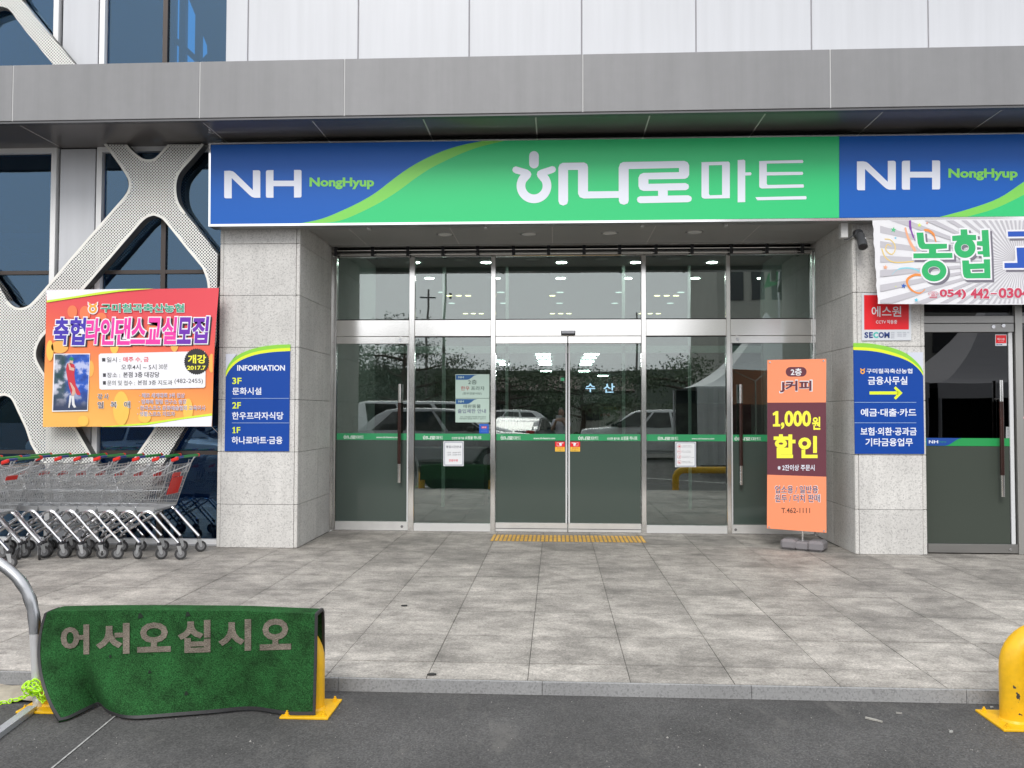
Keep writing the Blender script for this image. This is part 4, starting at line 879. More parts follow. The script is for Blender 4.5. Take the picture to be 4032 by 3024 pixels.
mrz = N(t, 'ShaderNodeMapRange', i_1=1.60, i_2=1.80, i_3=1, i_4=0); L(sp.outputs[2], mrz.inputs[0]); my = N(t, 'ShaderNodeMix', data_type='RGBA'); L(mrz.outputs[0], my.inputs[0]); L(mxx.outputs[2], my.inputs[6]); my.inputs[7].default_value = (.03, .045, .10, 1); L(my.outputs[2], b.inputs['Base Color']); b.inputs['Roughness'].default_value = .5
shape([(190, 804), (572, 802), (545, 1418), (168, 1424)], p5, c5, sm, bn, 4)
SKN, RED_, BOOT, HAT = mat('print_skin', (.62, .40, .32), .5), mat('print_red', (.55, .03, .05), .5), mat('print_boot', (.7, .7, .72), .5), mat('print_hat', (.02, .22, .12), .5)
shape(ell(372, 885, 20, 26), p5, c5, SKN, bn, 5); shape([(340, 862), (365, 830), (392, 838), (404, 870), (372, 872)], p5, c5, HAT, bn, 6)
shape([(325, 905), (350, 895), (405, 915), (412, 960), (404, 1010), (408, 1060), (420, 1140), (468, 1225), (472, 1256), (432, 1250), (402, 1180), (396, 1240), (372, 1250), (345, 1160), (322, 1040), (312, 960)], p5, c5, RED_, bn, 5)
shape([(335, 905), (352, 900), (368, 945), (408, 955), (400, 985), (352, 975)], p5, c5, SKN, bn, 6); shape([(352, 1110), (372, 1120), (412, 1180), (420, 1230), (398, 1262), (370, 1262), (385, 1200)], p5, c5, SKN, bn, 6)
shape([(372, 1258), (402, 1260), (408, 1350), (426, 1388), (402, 1394), (380, 1360)], p5, c5, BOOT, bn, 6); shape([(352, 1256), (374, 1258), (366, 1330), (352, 1396), (340, 1392), (346, 1320)], p5, c5, BOOT, bn, 6)
for (a, b_, c_, d_) in ((92, 92, -5.86, 2.96),):
    pass
for cr_ in ((95, 92), (1992, 68), (1920, 1598), (52, 1604)):
    q = p5.at(*c5(*cr_)); e_ = np.array([q[0]+(-.06 if cr_[0] < 500 else .03), -.04, q[2]+(.08 if cr_[1] < 500 else -.1)]); put('tie_string', MB().tube([q, e_], .002, 5), mat('string_white', (.6, .6, .58), .7), bn)

# ---- INFORMATION sign on the left pillar
pI2 = facade(-.012); ci = crop(0, 1000, .60270)
sI = thing('floor_directory_sign', 'blue floor directory sign headed INFORMATION on the left granite pillar', 'sign', (-3.4, -.01, 1.1))
body = [(1475, 653), (1530, 653), (1600, 620), (1700, 602), (1800, 594), (1896, 591), (1888, 1289), (1467, 1288)]
GLM, YLM = mat('sign_leaf_green', (.25, .60, .05), .4), mat('sign_leaf_yellow', (.72, .82, .03), .4)
SB = mat('pillar_sign_blue', (.004, .055, .32), .42, spec=.3)
cur1 = smooth([(1475, 765), (1500, 712), (1545, 668), (1610, 634), (1690, 610), (1790, 595), (1896, 591)], 5)
cur2 = smooth([(1475, 782), (1500, 735), (1545, 692), (1610, 658), (1690, 634), (1790, 620), (1896, 613)], 5)
cur3 = smooth([(1475, 803), (1500, 758), (1545, 712), (1610, 678), (1690, 654), (1790, 640), (1895, 634)], 5)
T_ = lambda l: [tuple(p) for p in l]
shape([(1475, 653), (1545, 655)]+[(1500, 712), (1475, 765)], pI2, ci, mat('sign_backing', (.60, .63, .72), .3), sI, 0, 'backing', .010)
shape(T_(cur1)+T_(cur2)[::-1], pI2, ci, GLM, sI, 0, 'leaf_band', .010); shape(T_(cur2)+T_(cur3)[::-1], pI2, ci, YLM, sI, 0, 'leaf_band', .010)
shape(T_(cur3)+[(1888, 1289), (1467, 1288)], pI2, ci, SB, sI, 0, 'panel', .010)
for s_, q, m_, bd in (('INFORMATION', (1550, 726, 1862, 763), LETTER, .028), ('3F', (1518, 808, 1578, 850), YLM, .02), ('문화시설', (1518, 872, 1708, 920), LETTER, .018), ('2F', (1518, 968, 1574, 1010), YLM, .02), ('한우프라자식당', (1516, 1032, 1852, 1082), LETTER, .018), ('F', (1547, 1131, 1570, 1170), YLM, .02), ('하나로마트·금융', (1514, 1192, 1846, 1242), LETTER, .018)): text(s_, q, pI2, ci, m_, sI, 1.5, bd)
shape([(1519, 1138), (1528, 1130), (1534, 1130), (1534, 1166), (1539, 1166), (1539, 1171), (1519, 1171), (1519, 1166), (1526, 1166), (1526, 1140), (1519, 1144)], pI2, ci, YLM, sI, 1.5, 'lettering')
for y in (944, 1104): shape([(1515, y-2), (1890, y-2), (1890, y+1), (1515, y+1)], pI2, ci, mat('sign_rule', (.30, .40, .62), .4), sI, 1.5)

# ---- finance office sign on the right pillar
cf = crop(3320, 1300, .31353)
sF = thing('finance_office_sign', 'blue finance office sign with a yellow arrow on the right granite pillar', 'sign', (3.7, -.01, 1.1))
k1 = smooth([(128, 162), (300, 165), (450, 185), (600, 218), (730, 262), (840, 325), (920, 395), (975, 460), (1003, 520)], 4); k2 = smooth([(128, 213), (300, 218), (450, 236), (600, 272), (730, 318), (840, 378), (920, 440), (975, 500), (1004, 545)], 4); k3 = smooth([(128, 248), (300, 256), (450, 276), (600, 312), (730, 352), (840, 402), (920, 462), (975, 522), (1004, 572)], 4)
shape([(800, 280), (1003, 277), (1003, 520)]+T_(k1)[::-1][1:14], pI2, cf, mat('sign_backing', (.60, .63, .72), .3), sF, 0, 'backing', .010)
shape(T_(k1)+T_(k2)[::-1], pI2, cf, GLM, sF, 0, 'leaf_band', .010); shape(T_(k2)+T_(k3)[::-1], pI2, cf, YLM, sF, 0, 'leaf_band', .010)
shape(T_(k3)+[(1020, 1555), (148, 1553)], pI2, cf, SB, sF, 0, 'panel', .010)
put_emblem(243, 512, 58, pI2, cf, OR, sF, 2)
for s_, q, bd in (('구미칠곡축산농협', (292, 482, 868, 544), .02), ('금융사무실', (310, 582, 806, 686), .02), ('예금·대출·카드', (220, 984, 918, 1084), .02), ('보험·외환·공과금', (218, 1220, 922, 1322), .02), ('기타금융업무', (278, 1356, 874, 1458), .02)): text(s_, q, pI2, cf, LETTER, sF, 1.5, bd)
multishape([[(330, 770), (690, 768), (690, 808), (330, 808)], [(636, 728), (658, 706), (745, 788), (690, 790)], [(690, 786.5), (745, 788), (660, 872), (637, 850)]], pI2, cf, YLM, sF, 1.5, 'arrow')
for y in (907, 1164): shape([(140, y-3), (918, y-3), (918, y+2), (140, y+2)], pI2, cf, mat('sign_rule2', (.36, .5, .7), .4), sF, 1.5)

# ---- security notice plate
cc = crop(3232, 1100, .36166)
sC = thing('security_plate', 'red and white camera warning plate above the finance sign', 'sign', (3.65, -.01, 2.3))
shape([(446, 150), (985, 150), (985, 664), (448, 666)], pI2, cc, mat('plate_silver', (.62, .65, .69), .3), sC, 0, 'plate', .008); shape([(470, 171), (958, 171), (958, 546), (472, 548)], pI2, cc, mat('plate_red', (.74, .012, .02), .35), sC, 1)
text('에스원', (552, 292, 874, 408), pI2, cc, WHITE, sC, 2, .012); text('CCTV 작동중', (600, 442, 830, 484), pI2, cc, WHITE, sC, 2, .008)
NV, TQ = mat('logo_navy', (.012, .04, .19), .4), mat('logo_turquoise', (.03, .48, .42), .4)
for s_, q, m_ in (('S', (474, 574, 516, 638), NV), ('E', (524, 574, 566, 638), NV), ('C', (570, 574, 626, 638), TQ), ('O', (628, 574, 686, 638), NV), ('M', (690, 574, 748, 638), NV)): text(s_, q, pI2, cc, m_, sC, 2, .04)
for i, wd in enumerate((196, 166, 158, 34)): text('가나다라 : 마바사, 아자차 카타파하'[:max(6, wd//9)] if False else 'lllll · llllll lllll lllllll'[:max(5, wd//8)], (764, 573+19*i, 764+wd, 585+19*i), pI2, cc, mat('fine_print', (.3, .32, .38), .5), sC, 2, 0)
# small repeat of it on the office door glass
pq = facade(YO-.014); sQ = thing('security_sticker', 'small red and white warning sticker inside the dark office door corner', 'sticker', (4.9, YO, 2.2))
shape([(770, 213), (895, 213), (896, 336), (772, 337)], pq, c6, mat('plate_silver', (.62, .65, .69), .3), sQ, 0, 'backing'); shape([(776, 220), (890, 220), (890, 308), (777, 309)], pq, c6, mat('plate_red', (.74, .012, .02), .35), sQ, 1); text('에스원', (792, 250, 870, 276), pq, c6, WHITE, sQ, 2, .01); text('CCTV 작동중', (803, 284, 862, 293), pq, c6, WHITE, sQ, 2, 0); text('SECOM', (780, 316, 844, 329), pq, c6, NV, sQ, 2, .02)
sP = thing('door_notice', 'narrow pale notice stuck by the office door handle', 'notice', (4.95, YO, 1.4)); shape([(888, 1218), (930, 1218), (928, 1342), (886, 1341)], pq, c6, mat('pale_notice', (.34, .36, .36), .5), sP, 0, 'sheet')
for k_, s_ in enumerate('당기시'): text(s_, (900, 1230+36*k_, 920, 1252+36*k_), pq, c6, mat('grey_print', (.12, .12, .13), .5), sP, 1, 0)
# card reader on the far jamb
rd = thing('card_reader', 'black card reader with a red light at the right picture edge', 'card reader', (PX(4050, 1680, YO), YO-.03, 1.3)); put('housing', MB().bbox(PX(4016, 1680, YO-.06), PX(4075, 1680, YO-.06), YO-.045, YO-.001, PZ(4030, 1695, YO-.06), PZ(4030, 1640, YO-.06), .006), mat('reader_black', (.02, .02, .022), .3), rd); put('red_light', MB().box(PX(4027, 1645, YO-.06), PX(4045, 1645, YO-.06), YO-.048, YO-.045, PZ(4030, 1648, YO-.06), PZ(4030, 1641, YO-.06)), emitter('red_led', (1, .08, .04), 1.2), rd)

# ---- big ragged banner at the right
pB = facade(-.235); cb = crop(3400, 850, .28571)
bb = thing('festival_banner', 'white banner with grey rays, green lettering and coloured streamers at right', 'banner', (5.2, -.235, 2.65))
q0, q1 = pB.at(*cb(125, 60)), pB.at(*cb(200, 1212)); xR = 7.2; zT = pB.at(*cb(2200, 40))[2]; zB2 = pB.at(*cb(2200, 1222))[2]
mb = MB(); nx, nz_ = 50, 18; V = []
for j in range(nz_+1):
    for i in range(nx+1):
        x, y = i/nx, j/nz_; xl = q0[0]*(y)+q1[0]*(1-y)+(.004*math.sin(y*23)+.003*math.sin(y*51) if i == 0 else 0)
        top = q0[2]*(1-min(1, x*3))+zT*min(1, x*3); bot = q1[2]*(1-min(1, x*3))+zB2*min(1, x*3)
        V.append((xl+(xR-xl)*x, -.2325+.0018*math.sin(x*24+y*4)+.0025*math.exp(-x*14)*math.sin(y*7), bot+(top-bot)*y))
mb.add(V, [(j*(nx+1)+i, j*(nx+1)+i+1, (j+1)*(nx+1)+i+1, (j+1)*(nx+1)+i) for j in range(nz_) for i in range(nx)]); put('cloth', mb, mat('banner_cloth_white', (.74, .74, .77), .6, var=.03, vs=5), bb, smooth=True)
gr = mat('ray_grey', (.50, .49, .53), .6); cx, cy = 2140, 640; rays = []
for k_ in range(60):
    a0 = 2*math.pi*(k_/60); a1 = a0+2*math.pi/60*.46; far = 5000
    pl = clip([(cx+70*math.cos(a0), cy+70*math.sin(a0)), (cx+far*math.cos(a0), cy+far*math.sin(a0)), (cx+far*math.cos(a1), cy+far*math.sin(a1)), (cx+70*math.cos(a1), cy+70*math.sin(a1))], 230, 62, 4300, 1205)
    if len(pl) > 2: rays.append(pl)
multishape(rays, pB, cb, gr, bb, 1)
BG = mat('banner_green', (.02, .42, .13), .5); SH = mat('letter_shadow', (.17, .16, .20), .5); BLU = mat('banner_blue', (.012, .08, .45), .5)
def seg(polys, m_, l_, dx=0, dy=0): multishape([[(a+dx, b_+dy) for a, b_ in pl] for pl in polys], pB, cb, m_, bb, l_, 'lettering')
def grow(pl, w_): # swell an outline
    o = []; k_ = len(pl)
    ar = sum(pl[i-1][0]*pl[i][1]-pl[i][0]*pl[i-1][1] for i in range(k_)); s_ = 1 if ar > 0 else -1
    for i in range(k_):
        a, b_, c_ = (np.array(pl[(i+d) % k_], float) for d in (-1, 0, 1)); e, f = b_-a, c_-b_; e /= max(np.linalg.norm(e), 1e-6); f /= max(np.linalg.norm(f), 1e-6)
        n_ = np.array([e[1], -e[0]])+np.array([f[1], -f[0]]); n_ /= max(1+np.dot(e, f), .45)
        o.append(tuple(b_+s_*n_*w_))
    return o
def ring(cx_, cy_, rx, ry, w_): return bridged([(cx_+rx*math.cos(R(a)), cy_-ry*math.sin(R(a))) for a in range(90, 451, 12)], [(cx_+(rx-w_)*math.cos(R(a)), cy_-(ry-w_)*math.sin(R(a))) for a in range(90, 451, 15)])
def ringsolid(cx_, cy_, rx, ry): return [(cx_+rx*math.cos(R(a)), cy_-ry*math.sin(R(a))) for a in range(0, 360, 10)]
nong = [[(728, 232), (822, 230), (835, 360), (850, 386), (1148, 386), (1148, 450), (998, 460), (998, 512), (1222, 512), (1224, 580), (686, 586), (684, 518), (900, 515), (900, 460), (800, 458), (765, 430), (745, 380)]]
hyeop = [[(1335, 188), (1425, 186), (1432, 262), (1548, 264), (1552, 336), (1222, 348), (1218, 278), (1338, 266)], [(1625, 198), (1718, 194), (1740, 565), (1648, 568), (1645, 532), (1572, 530), (1568, 490), (1640, 485), (1638, 418), (1560, 408), (1560, 352), (1632, 348)],
         bridged([(1356, 616), (1450, 614), (1452, 662), (1656, 655), (1654, 600), (1740, 598), (1748, 860), (1420, 862), (1385, 845), (1368, 800)], [(1468, 736), (1660, 728), (1662, 785), (1480, 790)])]
for k_, (m_, l_, g_, dx, dy) in enumerate(((SH, 2, 18, 34, 34), (BW, 3, 22, 0, 0), (BG, 4, 0, 0, 0))):
    P_ = []
    for pl in nong+hyeop[:2]: P_.append(grow(pl, g_) if g_ else pl)
    o3 = [(1356, 616), (1450, 614), (1452, 662), (1656, 655), (1654, 600), (1740, 598), (1748, 860), (1420, 862), (1385, 845), (1368, 800)]
    if g_: P_.append(bridged(grow(o3, g_), [(1490, 748), (1645, 742), (1646, 770), (1495, 774)]))
    else: P_.append(hyeop[2])
    P_.append(ring(970, 758, 170+g_, 146+g_, 86+2*g_-(16 if g_ else 0))); P_.append(ring(1395, 440, 146+g_, 140+g_, 92+2*g_-(16 if g_ else 0)))
    for i, pl in enumerate(P_): multishape([[(a+dx, b_+dy) for a, b_ in pl]], pB, cb, m_, bb, l_+i*.12, 'lettering')
go = [[(1985, 216), (2560, 208), (2570, 420), (2440, 424), (2440, 282), (1990, 288)], [(2105, 440), (2240, 436), (2245, 650), (2640, 645), (2640, 716), (1940, 720), (1938, 650), (2118, 648)]]
for m_, l_, g_, dx, dy in ((SH, 2, 6, 30, 46), (BW, 3, 24, 0, 0), (BLU, 4, 0, 0, 0)):
    for i, pl in enumerate(go): multishape([[(a+dx, b_+dy) for a, b_ in (grow(pl, g_) if g_ else pl)]], pB, cb, m_, bb, l_+i*.12, 'lettering')
PR = mat('phone_red', (.55, .045, .10), .5)
text('☎', (886, 1036, 1032, 1138), pB, cb, BW, bb, 2, 0, .05); text('☎', (890, 1040, 1030, 1134), pB, cb, PR, bb, 3.5, 0)
for s_, q in (('054)', (1046, 1012, 1412, 1148)), ('442', (1472, 1000, 1732, 1140)), ('-', (1748, 1064, 1836, 1082)), ('0304', (1858, 992, 2290, 1134))):
    text(s_, (q[0]-8, q[1]-8, q[2]+8, q[3]+8), pB, cb, BW, bb, 2, .02, .03); text(s_, q, pB, cb, PR, bb, 3.6, .035)
def star(cx_, cy_, r_, rot=0): return [(cx_+(r_ if i % 2 == 0 else r_*.42)*math.sin(R(36*i+rot)), cy_-(r_ if i % 2 == 0 else r_*.42)*math.cos(R(36*i+rot))) for i in range(10)]
for (a, b_, r_, c_) in ((412, 192, 42, (.08, .50, .22)), (440, 305, 20, (.2, .55, .75)), (770, 128, 34, (.68, .78, .15)), (877, 98, 20, (.75, .35, .25)), (302, 708, 36, (.85, .42, .25)), (552, 965, 40, (.02, .11, .48)), (444, 975, 14, (.7, .75, .2)), (728, 1160, 32, (.12, .55, .70))): shape(star(a, b_, r_, 8), pB, cb, mat('star_%d' % a, c_, .5), bb, 2, 'star')
OG = mat('streamer_orange', (.80, .27, .06), .5); YG_ = mat('streamer_gold', (.78, .58, .2), .5)
stroke(T_(smooth([(575, 160), (600, 260), (650, 380), (715, 488)], 6)), [20+1.6*i if i < 12 else 40 for i in range(19)], pB, cb, mat('streamer_salmon', (.82, .40, .24), .5), bb, 2.2, 'streamer'); stroke(T_(smooth([(640, 62), (645, 160), (675, 260), (710, 345)], 6)), [30]*8+[20]*7+[8]*4, pB, cb, mat('streamer_purple', (.2, .04, .35), .5), bb, 2.3, 'streamer')
stroke(T_(smooth([(830, 196), (900, 205), (965, 260), (998, 362)], 6)), [14]+[34]*12+[16]*6, pB, cb, OG, bb, 2.9, 'streamer'); stroke(T_(smooth([(790, 815), (700, 815), (610, 870), (605, 940), (660, 1020), (740, 1062), (800, 1055), (846, 1012)], 5)), [34]*14+[26]*8+[22]*8+[12]*6, pB, cb, OG, bb, 2.2, 'streamer')
stroke(T_(smooth([(290, 320), (370, 330), (430, 400), (430, 480), (390, 530), (330, 500), (305, 450), (330, 395), (385, 420)], 4)), 14, pB, cb, YG_, bb, 2.2, 'streamer'); stroke(T_(smooth([(250, 450), (300, 570), (400, 635), (540, 640), (690, 628)], 5)), 16, pB, cb, YG_, bb, 2.1, 'streamer'); stroke(T_(smooth([(390, 810), (470, 740), (580, 718), (690, 730), (770, 762)], 5)), [6]*6+[20]*15, pB, cb, mat('streamer_aqua', (.25, .62, .72), .5), bb, 2.4, 'streamer')
# ---- paper notices on the glass
def notice(nm, lab, q, y, C, col_, cat='notice', th=.0012):
    pl = facade(y); tng = thing(nm, lab, cat, tuple(P(*C((q[0]+q[2])/2, q[3]), y))); shape([(q[0], q[1]), (q[2], q[1]), (q[2], q[3]), (q[0], q[3])], pl, C, col_, tng, 0, 'sheet'); return tng, pl
cn = crop(1560, 1460, .24114); YN = YD-.0150; PAP = mat('paper_white', (.74, .76, .78), .55)
tn, pn = notice('opening_hours_notice', 'white opening hours notice with a red last line under the green stripe', (770, 1150, 1102, 1555), YN, cn, PAP)
FRG = mat('notice_frame_grey', (.42, .44, .50), .5)
shape(bridged(rrect(778, 1156, 1096, 1548, 24), rrect(796, 1175, 1078, 1530, 16)), pn, cn, FRG, tn, 1)
NDK = mat('notice_ink', (.05, .05, .09), .5)
for s_, q, m_, bd in (('영업시간안내', (815, 1220, 1058, 1262), NDK, .01), ('· 오전 : 09:00 부터', (820, 1322, 1056, 1348), NDK, 0), ('· 오후 : 22:00 까지', (820, 1358, 1056, 1384), NDK, 0), ('연중무휴', (860, 1444, 1010, 1484), TR_, .015)): text(s_, q, pn, cn, m_, tn, 1, bd)
GP = mat('paper_behind_glass', (.43, .56, .50), .6); BP = mat('blue_corner_print', (.012, .09, .26), .5); DK = mat('ink_grey_green', (.05, .08, .07), .5)
for y0, lab, nm in ((56, 'pale green notice for the second floor restaurant, upper of two sheets', 'restaurant_notice'), (452, 'pale green pet restriction notice, lower of two sheets on the glass', 'pet_notice')):
    tn, pn = notice(nm, lab, (968, y0, 1522, y0+390), YN, cn, GP)
    shape([(974, y0+10), (1325, y0+10), (1275, y0+22), (1230, y0+58), (1190, y0+84), (1150, y0+90), (974, y0+90)], pn, cn, BP, tn, 1); put_nh(cq(cn, 1016, y0+32, 1104, y0+66), pn, I_, GP, tn, 2)
    if y0 < 100:
        for s_, q, m_ in (('2층', (1174, 146, 1318, 222), DK), ('한우', (1056, 252, 1198, 320), mat('ink_red', (.35, .04, .04), .5)), ('프라자', (1222, 252, 1444, 320), DK), ('(한우전문식당)', (1086, 352, 1394, 396), DK)): text(s_, q, pn, cn, m_, tn, 1, .008)
    else:
        for s_, q, m_, bd in (('애완동물', (1094, 548, 1380, 610), DK, .008), ('출입제한 안내', (1004, 624, 1464, 692), mat('ink_violet', (.10, .10, .20), .5), .008), ('모든 고객님들의 편의를 위해 애완견', (1044, 740, 1462, 764), DK, 0), ('애완동물의 출입을 제한하고 있습니다', (1034, 770, 1462, 794), DK, 0)): text(s_, q, pn, cn, m_, tn, 1, bd)
tn, pn = notice('blue_sticker', 'small blue sticker with red lettering at the second window edge', (1356, 868, 1512, 1022), YN, cn, mat('sticker_blue', (.01, .10, .50), .35), 'sticker')
shape([(1390, 908), (1480, 906), (1476, 938), (1392, 940)], pn, cn, mat('sticker_red', (.65, .05, .10), .4), tn, 1)
for q in ((1376, 884, 1498, 896), (1392, 978, 1480, 998), (1404, 950, 1466, 962)): text('ㅣㅣ ㅣㅣㅣ ㅣㅣ', q, pn, cn, mat('sticker_pale', (.5, .62, .85), .5), tn, 1, 0)
text('환영', (1404, 912, 1466, 934), pn, cn, WHITE, tn, 2, .01)
# the two push stickers
for (a, c_, lab, flip) in ((862, 976, 'red and yellow hand sticker on the left sliding door', 1), (1042, 1158, 'red and yellow hand sticker on the right sliding door', -1)):
    y0_ = 420; tn, pn = notice('hand_sticker', lab, (a, y0_, c_, 536), YN, cS, mat('sticker_yellow', (.85, .50, .05), .45), 'sticker'); tn['group'] = 'hand stickers on the sliding doors'
    shape([(a, y0_), (c_, y0_), (c_, 482), (a, 482)], pn, cS, mat('plate_red', (.74, .012, .02), .35), tn, 1)
    X_ = lambda x: (a+c_)/2+flip*(x-919)
    stroke([(X_(905), 430), (X_(884), 430), (X_(884), 470), (X_(938), 470)], 4, pn, cS, WHITE, tn, 2); shape([(X_(905), 440), (X_(915), 432), (X_(960), 430), (X_(960), 437), (X_(936), 440), (X_(942), 450), (X_(940), 466), (X_(918), 466)], pn, cS, WHITE, tn, 2.5)
    text('천천히', (a+20, 488, c_-20, 506), pn, cS, mat('sticker_red_ink', (.60, .10, .03), .5), tn, 1, .015); text('문사용합니다', (a+14, 514, c_-14, 528), pn, cS, mat('sticker_dark_ink', (.25, .14, .02), .5), tn, 1, .01)
tn, pn = notice('rules_notice', 'white notice with four round red prohibition marks on the fourth window', (286, 196, 692, 684), YN, cR, PAP)
shape(bridged(rrect(292, 202, 686, 678, 30), rrect(315, 224, 662, 655, 22)), pn, cR, FRG, tn, 1)
for k_, yy in enumerate((283, 385, 485, 588)):
    stroke(arc(367, yy, 36, 0, 345, 23), 5, pn, cR, mat('mark_red', (.62, .10, .12), .5), tn, 1, 'mark', True); shape([(348, yy-14), (386, yy-14), (386, yy+16), (352, yy+16)] if k_ == 0 else [(345, yy-3), (350, yy-12), (386, yy+2), (384, yy+12)] if k_ == 1 else [(350, yy+14), (370, yy-6), (384, yy-16), (386, yy+6), (366, yy+16)] if k_ == 2 else [(352, yy-16), (362, yy-20), (372, yy+4), (386, yy+12), (384, yy+20), (352, yy+18)], pn, cR, mat('mark_red', (.62, .10, .12), .5), tn, 2, 'mark')
    for j_, wd in enumerate(((180, 200), (165, 168), (155, 230), (155, 200))[k_]): text(('사진촬영은 허용하여', '흡연을 삼가하여주세요', '고객의 안전을 위해', '애완동물은 안고 가세요')[(k_+j_) % 4], (420, yy-18+j_*24, 420+wd, yy-4+j_*24), pn, cR, mat('tiny_ink', (.12, .11, .13), .5), tn, 1, 0)
YP2 = 3.4; fp2 = facade(YP2); cp4 = crop(2080, 1260, .26519); ps = thing('standing_poster', 'pale standing poster with dark and red words inside the doors', 'poster', (PX(2395, 1650, YP2), YP2, .5))
put('board', MB().bbox(PX(2360, 1650, YP2), PX(2436, 1650, YP2), YP2, YP2+.03, .55, PZ(2400, 1600, YP2), .004), mat('poster_board', (.34, .31, .25), .6), ps)
text('인성당면', (1075, 1515, 1350, 1580), fp2, cp4, BLACK, ps, 2, .03); text('5만원', (1070, 1385, 1215, 1430), fp2, cp4, mat('poster_red', (.5, .05, .03), .5), ps, 2, .03); text('직사은행사', (1120, 1290, 1370, 1335), fp2, cp4, mat('poster_gold', (.5, .30, .05), .5), ps, 2, .02)
# ---- orange coffee banner on its stand
pj = Plane((PX(3021, 1417, .46), .46, 2.0), (0, -1, 0)); a3 = np.array([*P(3020, 1750, .46)]); b3 = np.array([*P(3254, 1750, .14)]); dv = b3-a3; nj = np.array([dv[1], -dv[0], 0]); nj = nj if nj[1] < 0 else -nj
pj = Plane(a3, nj); cj_ = crop(3000, 1380, .49401)
jb = thing('coffee_banner', 'orange and maroon coffee discount banner on a grey weighted stand', 'banner stand', (float((a3[0]+b3[0])/2), .32, 0))
JO, JM, JY = mat('banner_orange', (.90, .29, .14), .5), mat('banner_maroon', (.13, .028, .045), .5), mat('banner_text_yellow', (.92, .90, .06), .5)
shape([(43, 76), (513, 66), (511, 414), (43, 416)], pj, cj_, JO, jb, 0, 'sheet', .003); shape([(43, 416), (511, 414), (513, 1006), (42, 990)], pj, cj_, JM, jb, 0, 'sheet', .003); shape([(42, 990), (513, 1006), (515, 1453), (40, 1418)], pj, cj_, JO, jb, 0, 'sheet', .003)
shape(rrect(190, 132, 356, 208, 37), pj, cj_, JM, jb, 1); text('2층', (230, 142, 318, 200), pj, cj_, WHITE, jb, 2, .022)
text('J커피', (136, 232, 404, 342), pj, cj_, WHITE, jb, 1, .02, .03); text('J커피', (144, 240, 396, 334), pj, cj_, JM, jb, 2.4, .034)
shape([(86, 502), (112, 483), (131, 483), (131, 586), (147, 588), (147, 606), (88, 606), (88, 588), (107, 586), (107, 512), (90, 520)], pj, cj_, JY, jb, 1, 'lettering'); text(',000', (152, 480, 392, 628), pj, cj_, JY, jb, 1, .02, .015); text('원', (400, 528, 466, 632), pj, cj_, JY, jb, 1, .03); text('할', (94, 668, 268, 858), pj, cj_, JY, jb, 1, .02, .02); text('인', (290, 682, 444, 858), pj, cj_, JY, jb, 1, .02, .02); text('※ 2잔이상 주문시', (126, 910, 420, 958), pj, cj_, LETTER, jb, 1, .018)
JI = mat('banner_ink', (.06, .035, .12), .5)
for s_, q in (('업소용 / 일반용', (106, 1078, 448, 1138)), ('원두 / 더치 판매', (106, 1148, 462, 1208))): text(s_, (q[0]-4, q[1]-4, q[2]+4, q[3]+4), pj, cj_, WHITE, jb, 1, 0, .03); text(s_, q, pj, cj_, JI, jb, 2.4, .006)
text('T.462-1111', (156, 1254, 384, 1296), pj, cj_, mat('banner_brown_ink', (.10, .045, .03), .5), jb, 1, .01)
for a, b_ in ((64, 94), (491, 82), (57, 1406), (495, 1438)):
    q = pj.at(*cj_(a, b_), .003); put('eyelet', MB().lathe([(.0, 0), (.006, .0), (.006, -.004), (.010, -.004), (.010, .002)], tuple(q), 'y', 12), CHROME, jb, smooth=True)
uj_ = dv/np.linalg.norm(dv); cen = (a3+b3)/2; cb0 = np.array([(G(3000+175*.494, 2158)[0]+G(3000+490*.494, 2166)[0])/2, .30, 0])
def oriented(nm, L0, L1, D0, D1, z0, z1, m_, bev=.01, rz=None):
    mb = MB().bbox(L0, L1, D0, D1, z0, z1, bev); e1 = np.array([uj_[0], uj_[1], 0]); e1 = e1/np.linalg.norm(e1); e2 = np.array([-e1[1], e1[0], 0]); c0 = np.array([cb0[0], cb0[1], 0])
    mb.V = [tuple(c0+e1*v[0]+e2*v[1]+np.array([0, 0, v[2]])) for v in mb.V]; return put(nm, mb, m_, jb)
GB = mat('grey_weight_plastic', (.20, .19, .20), .45)
oriented('weight_base', -.235, -.06, -.14, .14, .0, .118, GB, .028); oriented('weight_base', .06, .235, -.14, .14, .0, .118, GB, .028); oriented('weight_bridge', -.08, .08, -.11, .11, .0, .098, GB, .02)
cp = np.array([cb0[0], cb0[1]+.05, 0]); put('pole', MB().tube([cp+[0, 0, .09], cp+[0, 0, 2.0]], .012, 10), STEEL, jb, smooth=True)
tp = cp+[0, 0, 2.0]; put('crossbar', MB().tube([pj.at(3035, 1428, -.01), tp+[0, 0, .0], pj.at(3240, 1424, -.01)], .006, 8), STEEL, jb); tq = cp+[0, 0, .30]; put('crossbar', MB().tube([pj.at(3035, 2070, -.01), tq, pj.at(3240, 2086, -.01)], .006, 8), STEEL, jb)
